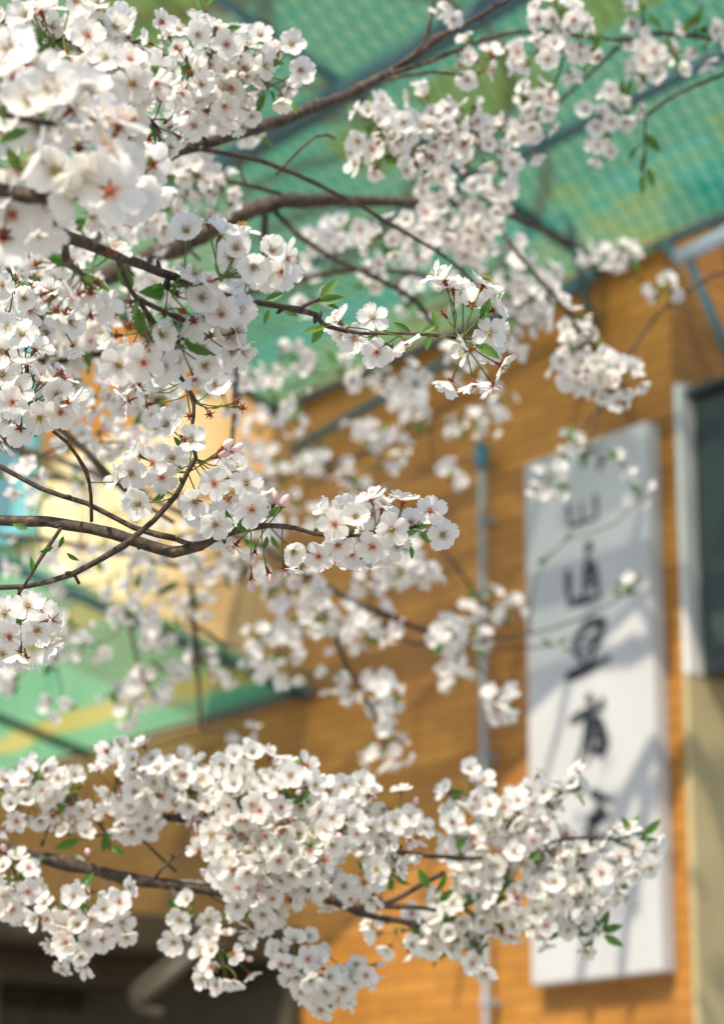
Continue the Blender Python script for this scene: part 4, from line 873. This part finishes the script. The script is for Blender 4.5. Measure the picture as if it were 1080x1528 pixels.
    # 14 lower big branch
    b = Branch('sturdy dark branch at the lower left crossing above the dark porch', [
        [(-420, 1200, 2.75, 30), (-120, 1240, 2.75, 27), (20, 1268, 2.75, 23), (70, 1282, 2.76, 23), (140, 1298, 2.77, 22), (220, 1316, 2.78, 22), (300, 1326, 2.8, 21), (340, 1328, 2.8, 19), (400, 1326, 2.82, 16), (460, 1332, 2.84, 15), (500, 1346, 2.85, 15), (545, 1355, 2.86, 13), (590, 1342, 2.87, 11), (625, 1322, 2.88, 10), (662, 1302, 2.9, 8)],
        [(545, 1355, 2.86, 9), (600, 1352, 2.87, 8), (650, 1358, 2.88, 7)],
        [(256, 1326, 2.78, 8), (275, 1360, 2.76, 7), (300, 1392, 2.75, 6), (350, 1420, 2.75, 5)],
        [(160, 1305, 2.76, 6), (160, 1335, 2.73, 5), (150, 1370, 2.7, 4)],
        [(62, 1262, 2.75, 7), (70, 1240, 2.75, 5), (76, 1230, 2.75, 4)],
        [(230, 1312, 2.78, 6), (258, 1280, 2.78, 5), (310, 1250, 2.78, 5)],
        [(210, 1250, 2.8, 4), (240, 1280, 2.79, 5), (262, 1300, 2.78, 5)],
        [(300, 1327, 2.8, 7), (400, 1385, 2.78, 6), (440, 1430, 2.78, 5), (500, 1450, 2.78, 4)]], 14)
    for a in ((100, 1345, 2.68, 30, 26, 8), (160, 1360, 2.68, 32, 30, 9), (130, 1400, 2.68, 50, 32, 13), (20, 1310, 2.72, 36, 50, 13), (340, 1430, 2.75, 42, 40, 14), (290, 1360, 2.78, 28, 40, 8), (445, 1440, 2.75, 36, 48, 13), (520, 1440, 2.8, 30, 40, 10), (500, 1480, 2.8, 28, 20, 5)): b.cluster(*a, leaves=1, face=0.7)
    for a in ((640, 1325, 34, 120), (600, 1300, 40, 130), (612, 1320, 30, 150), (650, 1330, 36, 60), (585, 1330, 30, 110), (655, 1345, 30, 40)): b.leaf_at(*a[:2], 2.85, *a[2:])
    b.close()
    b = Branch('crowded blossom branch along the bottom, upper left half with many red hearts', [
        [(-360, 1130, 2.85, 22), (-60, 1165, 2.85, 18), (80, 1190, 2.85, 15), (160, 1205, 2.85, 13), (240, 1220, 2.85, 13), (330, 1222, 2.85, 12), (420, 1250, 2.85, 9)],
        [(110, 1195, 2.85, 6), (135, 1215, 2.84, 5), (160, 1245, 2.82, 5), (165, 1268, 2.82, 4)]], 15)
    for a in ((45, 1190, 2.8, 60, 50, 20), (110, 1180, 2.82, 45, 40, 12), (190, 1180, 2.82, 50, 55, 18), (240, 1150, 2.8, 45, 40, 13), (195, 1110, 2.8, 18, 32, 4), (300, 1180, 2.8, 50, 40, 14), (130, 1245, 2.8, 25, 25, 5), (220, 1215, 2.85, 50, 30, 10)): b.cluster(*a, leaves=1, face=0.7)
    for a in ((160, 1240, 34, 260), (165, 1262, 26, 330), (158, 1225, 24, 70)): b.leaf_at(*a[:2], 2.8, *a[2:])
    b.close()
    b = Branch('very dense white mass of blossoms over the middle of the sturdy lower branch', [
        [(318, 1328, 2.81, 16), (345, 1300, 2.8, 13), (380, 1270, 2.79, 12), (440, 1250, 2.78, 10), (520, 1250, 2.8, 9), (600, 1272, 2.85, 8), (680, 1280, 2.9, 8), (720, 1280, 2.9, 6)]], 16)
    for a in ((360, 1200, 2.72, 50, 40, 15), (350, 1260, 2.72, 50, 45, 17), (430, 1200, 2.72, 60, 50, 22), (600, 1225, 2.8, 45, 35, 9), (545, 1210, 2.78, 40, 35, 9), (380, 1300, 2.72, 60, 40, 14), (460, 1280, 2.72, 55, 45, 16), (420, 1270, 2.7, 60, 50, 21), (490, 1240, 2.72, 50, 50, 17), (400, 1340, 2.74, 55, 40, 14), (480, 1310, 2.74, 45, 35, 11), (540, 1290, 2.78, 45, 35, 10), (580, 1240, 2.8, 40, 35, 10), (500, 1180, 2.78, 35, 30, 8), (340, 1150, 2.74, 35, 25, 7)): b.cluster(*a, leaves=1, face=0.75)
    b.spray(415, 1150, 2.72, [(404, 1128, 's', 60), (425, 1160, 's', 40), (395, 1165, 'f', 100)])
    for a in ((430, 1145, 24, 30), (425, 1150, 22, 170), (432, 1272, 22, 20)): b.leaf_at(*a[:2], 2.7, *a[2:])
    b.close()
    b = Branch('leafy tipped blossom branch in front of the lower part of the white board', [
        [(500, 1347, 2.87, 13), (560, 1368, 2.92, 12), (660, 1385, 3.0, 11), (740, 1388, 3.0, 10), (800, 1380, 3.0, 8), (860, 1385, 3.0, 6), (895, 1392, 3.0, 5)],
        [(620, 1380, 3.0, 8), (700, 1310, 3.0, 8), (780, 1270, 3.0, 7), (860, 1250, 3.0, 6), (920, 1252, 3.0, 5), (965, 1240, 3.0, 4)],
        [(700, 1310, 3.0, 7), (690, 1250, 3.0, 6), (680, 1195, 3.0, 4)]], 17)
    for a in ((690, 1190, 3.0, 28, 35, 8), (700, 1240, 3.0, 40, 40, 12), (760, 1220, 3.0, 55, 50, 20), (690, 1300, 3.0, 40, 35, 8), (940, 1275, 3.0, 30, 30, 6), (770, 1330, 3.0, 60, 40, 12), (830, 1275, 3.0, 45, 30, 9), (810, 1205, 3.0, 45, 40, 11), (800, 1270, 3.0, 55, 45, 16), (850, 1180, 3.0, 26, 25, 5), (895, 1300, 3.0, 55, 36, 13), (730, 1310, 3.0, 50, 35, 11), (850, 1330, 3.0, 55, 40, 14), (780, 1370, 3.0, 60, 35, 15), (680, 1370, 3.0, 55, 35, 13), (720, 1415, 3.0, 50, 22, 9), (600, 1385, 3.0, 50, 25, 9), (840, 1385, 3.0, 40, 20, 6), (940, 1320, 3.05, 30, 25, 5), (645, 1430, 3.0, 14, 25, 3), (690, 1345, 3.0, 40, 25, 7)): b.cluster(*a, leaves=1, face=0.5, up=0.2)
    for a in ((880, 1395, 40, 160), (890, 1392, 40, 60), (898, 1390, 34, 20), (900, 1395, 34, 330), (885, 1400, 34, 230), (893, 1395, 30, 100), (940, 1250, 36, 110), (960, 1245, 34, 40), (962, 1250, 32, 330), (930, 1258, 30, 160), (945, 1300, 30, 350), (940, 1240, 28, 60), (790, 1300, 26, 80), (730, 1200, 26, 60)): b.leaf_at(*a[:2], 3.0, *a[2:])
    b.close()

    # 18 upper right leafy twig in shade
    b = Branch('thin leafy twig with bluish shaded blossoms in the top right corner', [
        [(1300, 80, 3.6, 9), (1150, 70, 3.55, 8), (1060, 58, 3.5, 7), (990, 50, 3.5, 7), (935, 62, 3.5, 6), (880, 110, 3.5, 6), (830, 155, 3.55, 5), (810, 170, 3.55, 4)],
        [(1150, 70, 3.55, 7), (1080, 110, 3.5, 7), (1010, 140, 3.5, 6), (950, 180, 3.5, 6), (900, 200, 3.5, 5)],
        [(960, 172, 3.5, 5), (962, 220, 3.5, 4), (958, 265, 3.5, 3)]], 18)
    for a in ((975, 100, 3.5, 55, 35, 14), (930, 150, 3.5, 40, 25, 7), (890, 185, 3.5, 30, 20, 6), (890, 225, 3.55, 28, 22, 5), (1040, 60, 3.5, 40, 35, 6), (960, 20, 3.5, 40, 22, 5)): b.cluster(*a, leaves=3)
    for x, y, ang in ((1000, 55, 250), (990, 60, 230), (1005, 62, 280), (1020, 50, 60), (985, 45, 120), (960, 230, 260), (965, 250, 290), (955, 215, 240), (962, 200, 310), (958, 262, 270), (1040, 40, 80), (1060, 50, 300), (985, 70, 270), (940, 55, 200)): b.leaf_at(x, y, 3.5, b.rng.uniform(26, 40), ang)
    b.close()
    # 19 small twigs near the sign
    b = Branch('slender sparse twig with a few green leaves in front of the brush characters', [
        [(560, 925, 4.25, 7), (620, 960, 4.6, 6), (700, 958, 4.9, 5), (780, 948, 5.0, 4), (860, 925, 5.0, 4), (930, 890, 5.0, 3)],
        [(700, 958, 4.9, 4), (770, 968, 5.0, 3), (830, 962, 5.0, 3)],
        [(790, 945, 5.0, 3), (800, 860, 5.0, 2), (845, 805, 5.0, 2)]], 19, far=True)
    for a in ((955, 745, 5.0, 18, 14, 4), (940, 872, 5.0, 8, 8, 1), (700, 960, 5.0, 20, 14, 3)): b.cluster(*a, leaves=2)
    for x, y, ang in ((930, 885, 60), (926, 884, 110), (934, 888, 20), (928, 888, 160), (832, 960, 30), (822, 962, 150), (838, 966, 330), (842, 806, 40), (815, 830, 220), (828, 822, 200)): b.leaf_at(x, y, 5.0, b.rng.uniform(15, 20), ang)
    b.close()
    b = Branch('small pale blossom twig hanging over the top of the white board', [
        [(1260, 420, 4.6, 8), (1100, 400, 4.6, 7), (980, 470, 4.6, 6), (900, 600, 4.6, 5), (860, 650, 4.6, 4), (830, 690, 4.6, 4)],
        [(900, 600, 4.6, 4), (880, 660, 4.6, 3), (870, 690, 4.6, 2)]], 20, far=True)
    for a in ((850, 665, 4.6, 26, 18, 6), (825, 720, 4.6, 22, 28, 6), (985, 432, 4.6, 34, 20, 8), (905, 372, 4.6, 40, 28, 9), (950, 380, 4.6, 28, 20, 5), (920, 690, 4.6, 26, 14, 3)): b.cluster(*a, leaves=2)
    b.close()
branches()
for q in ((430,850),(300,850),(100,850)): print('u', q, uz(*q))
print('objects', len(bpy.data.objects))
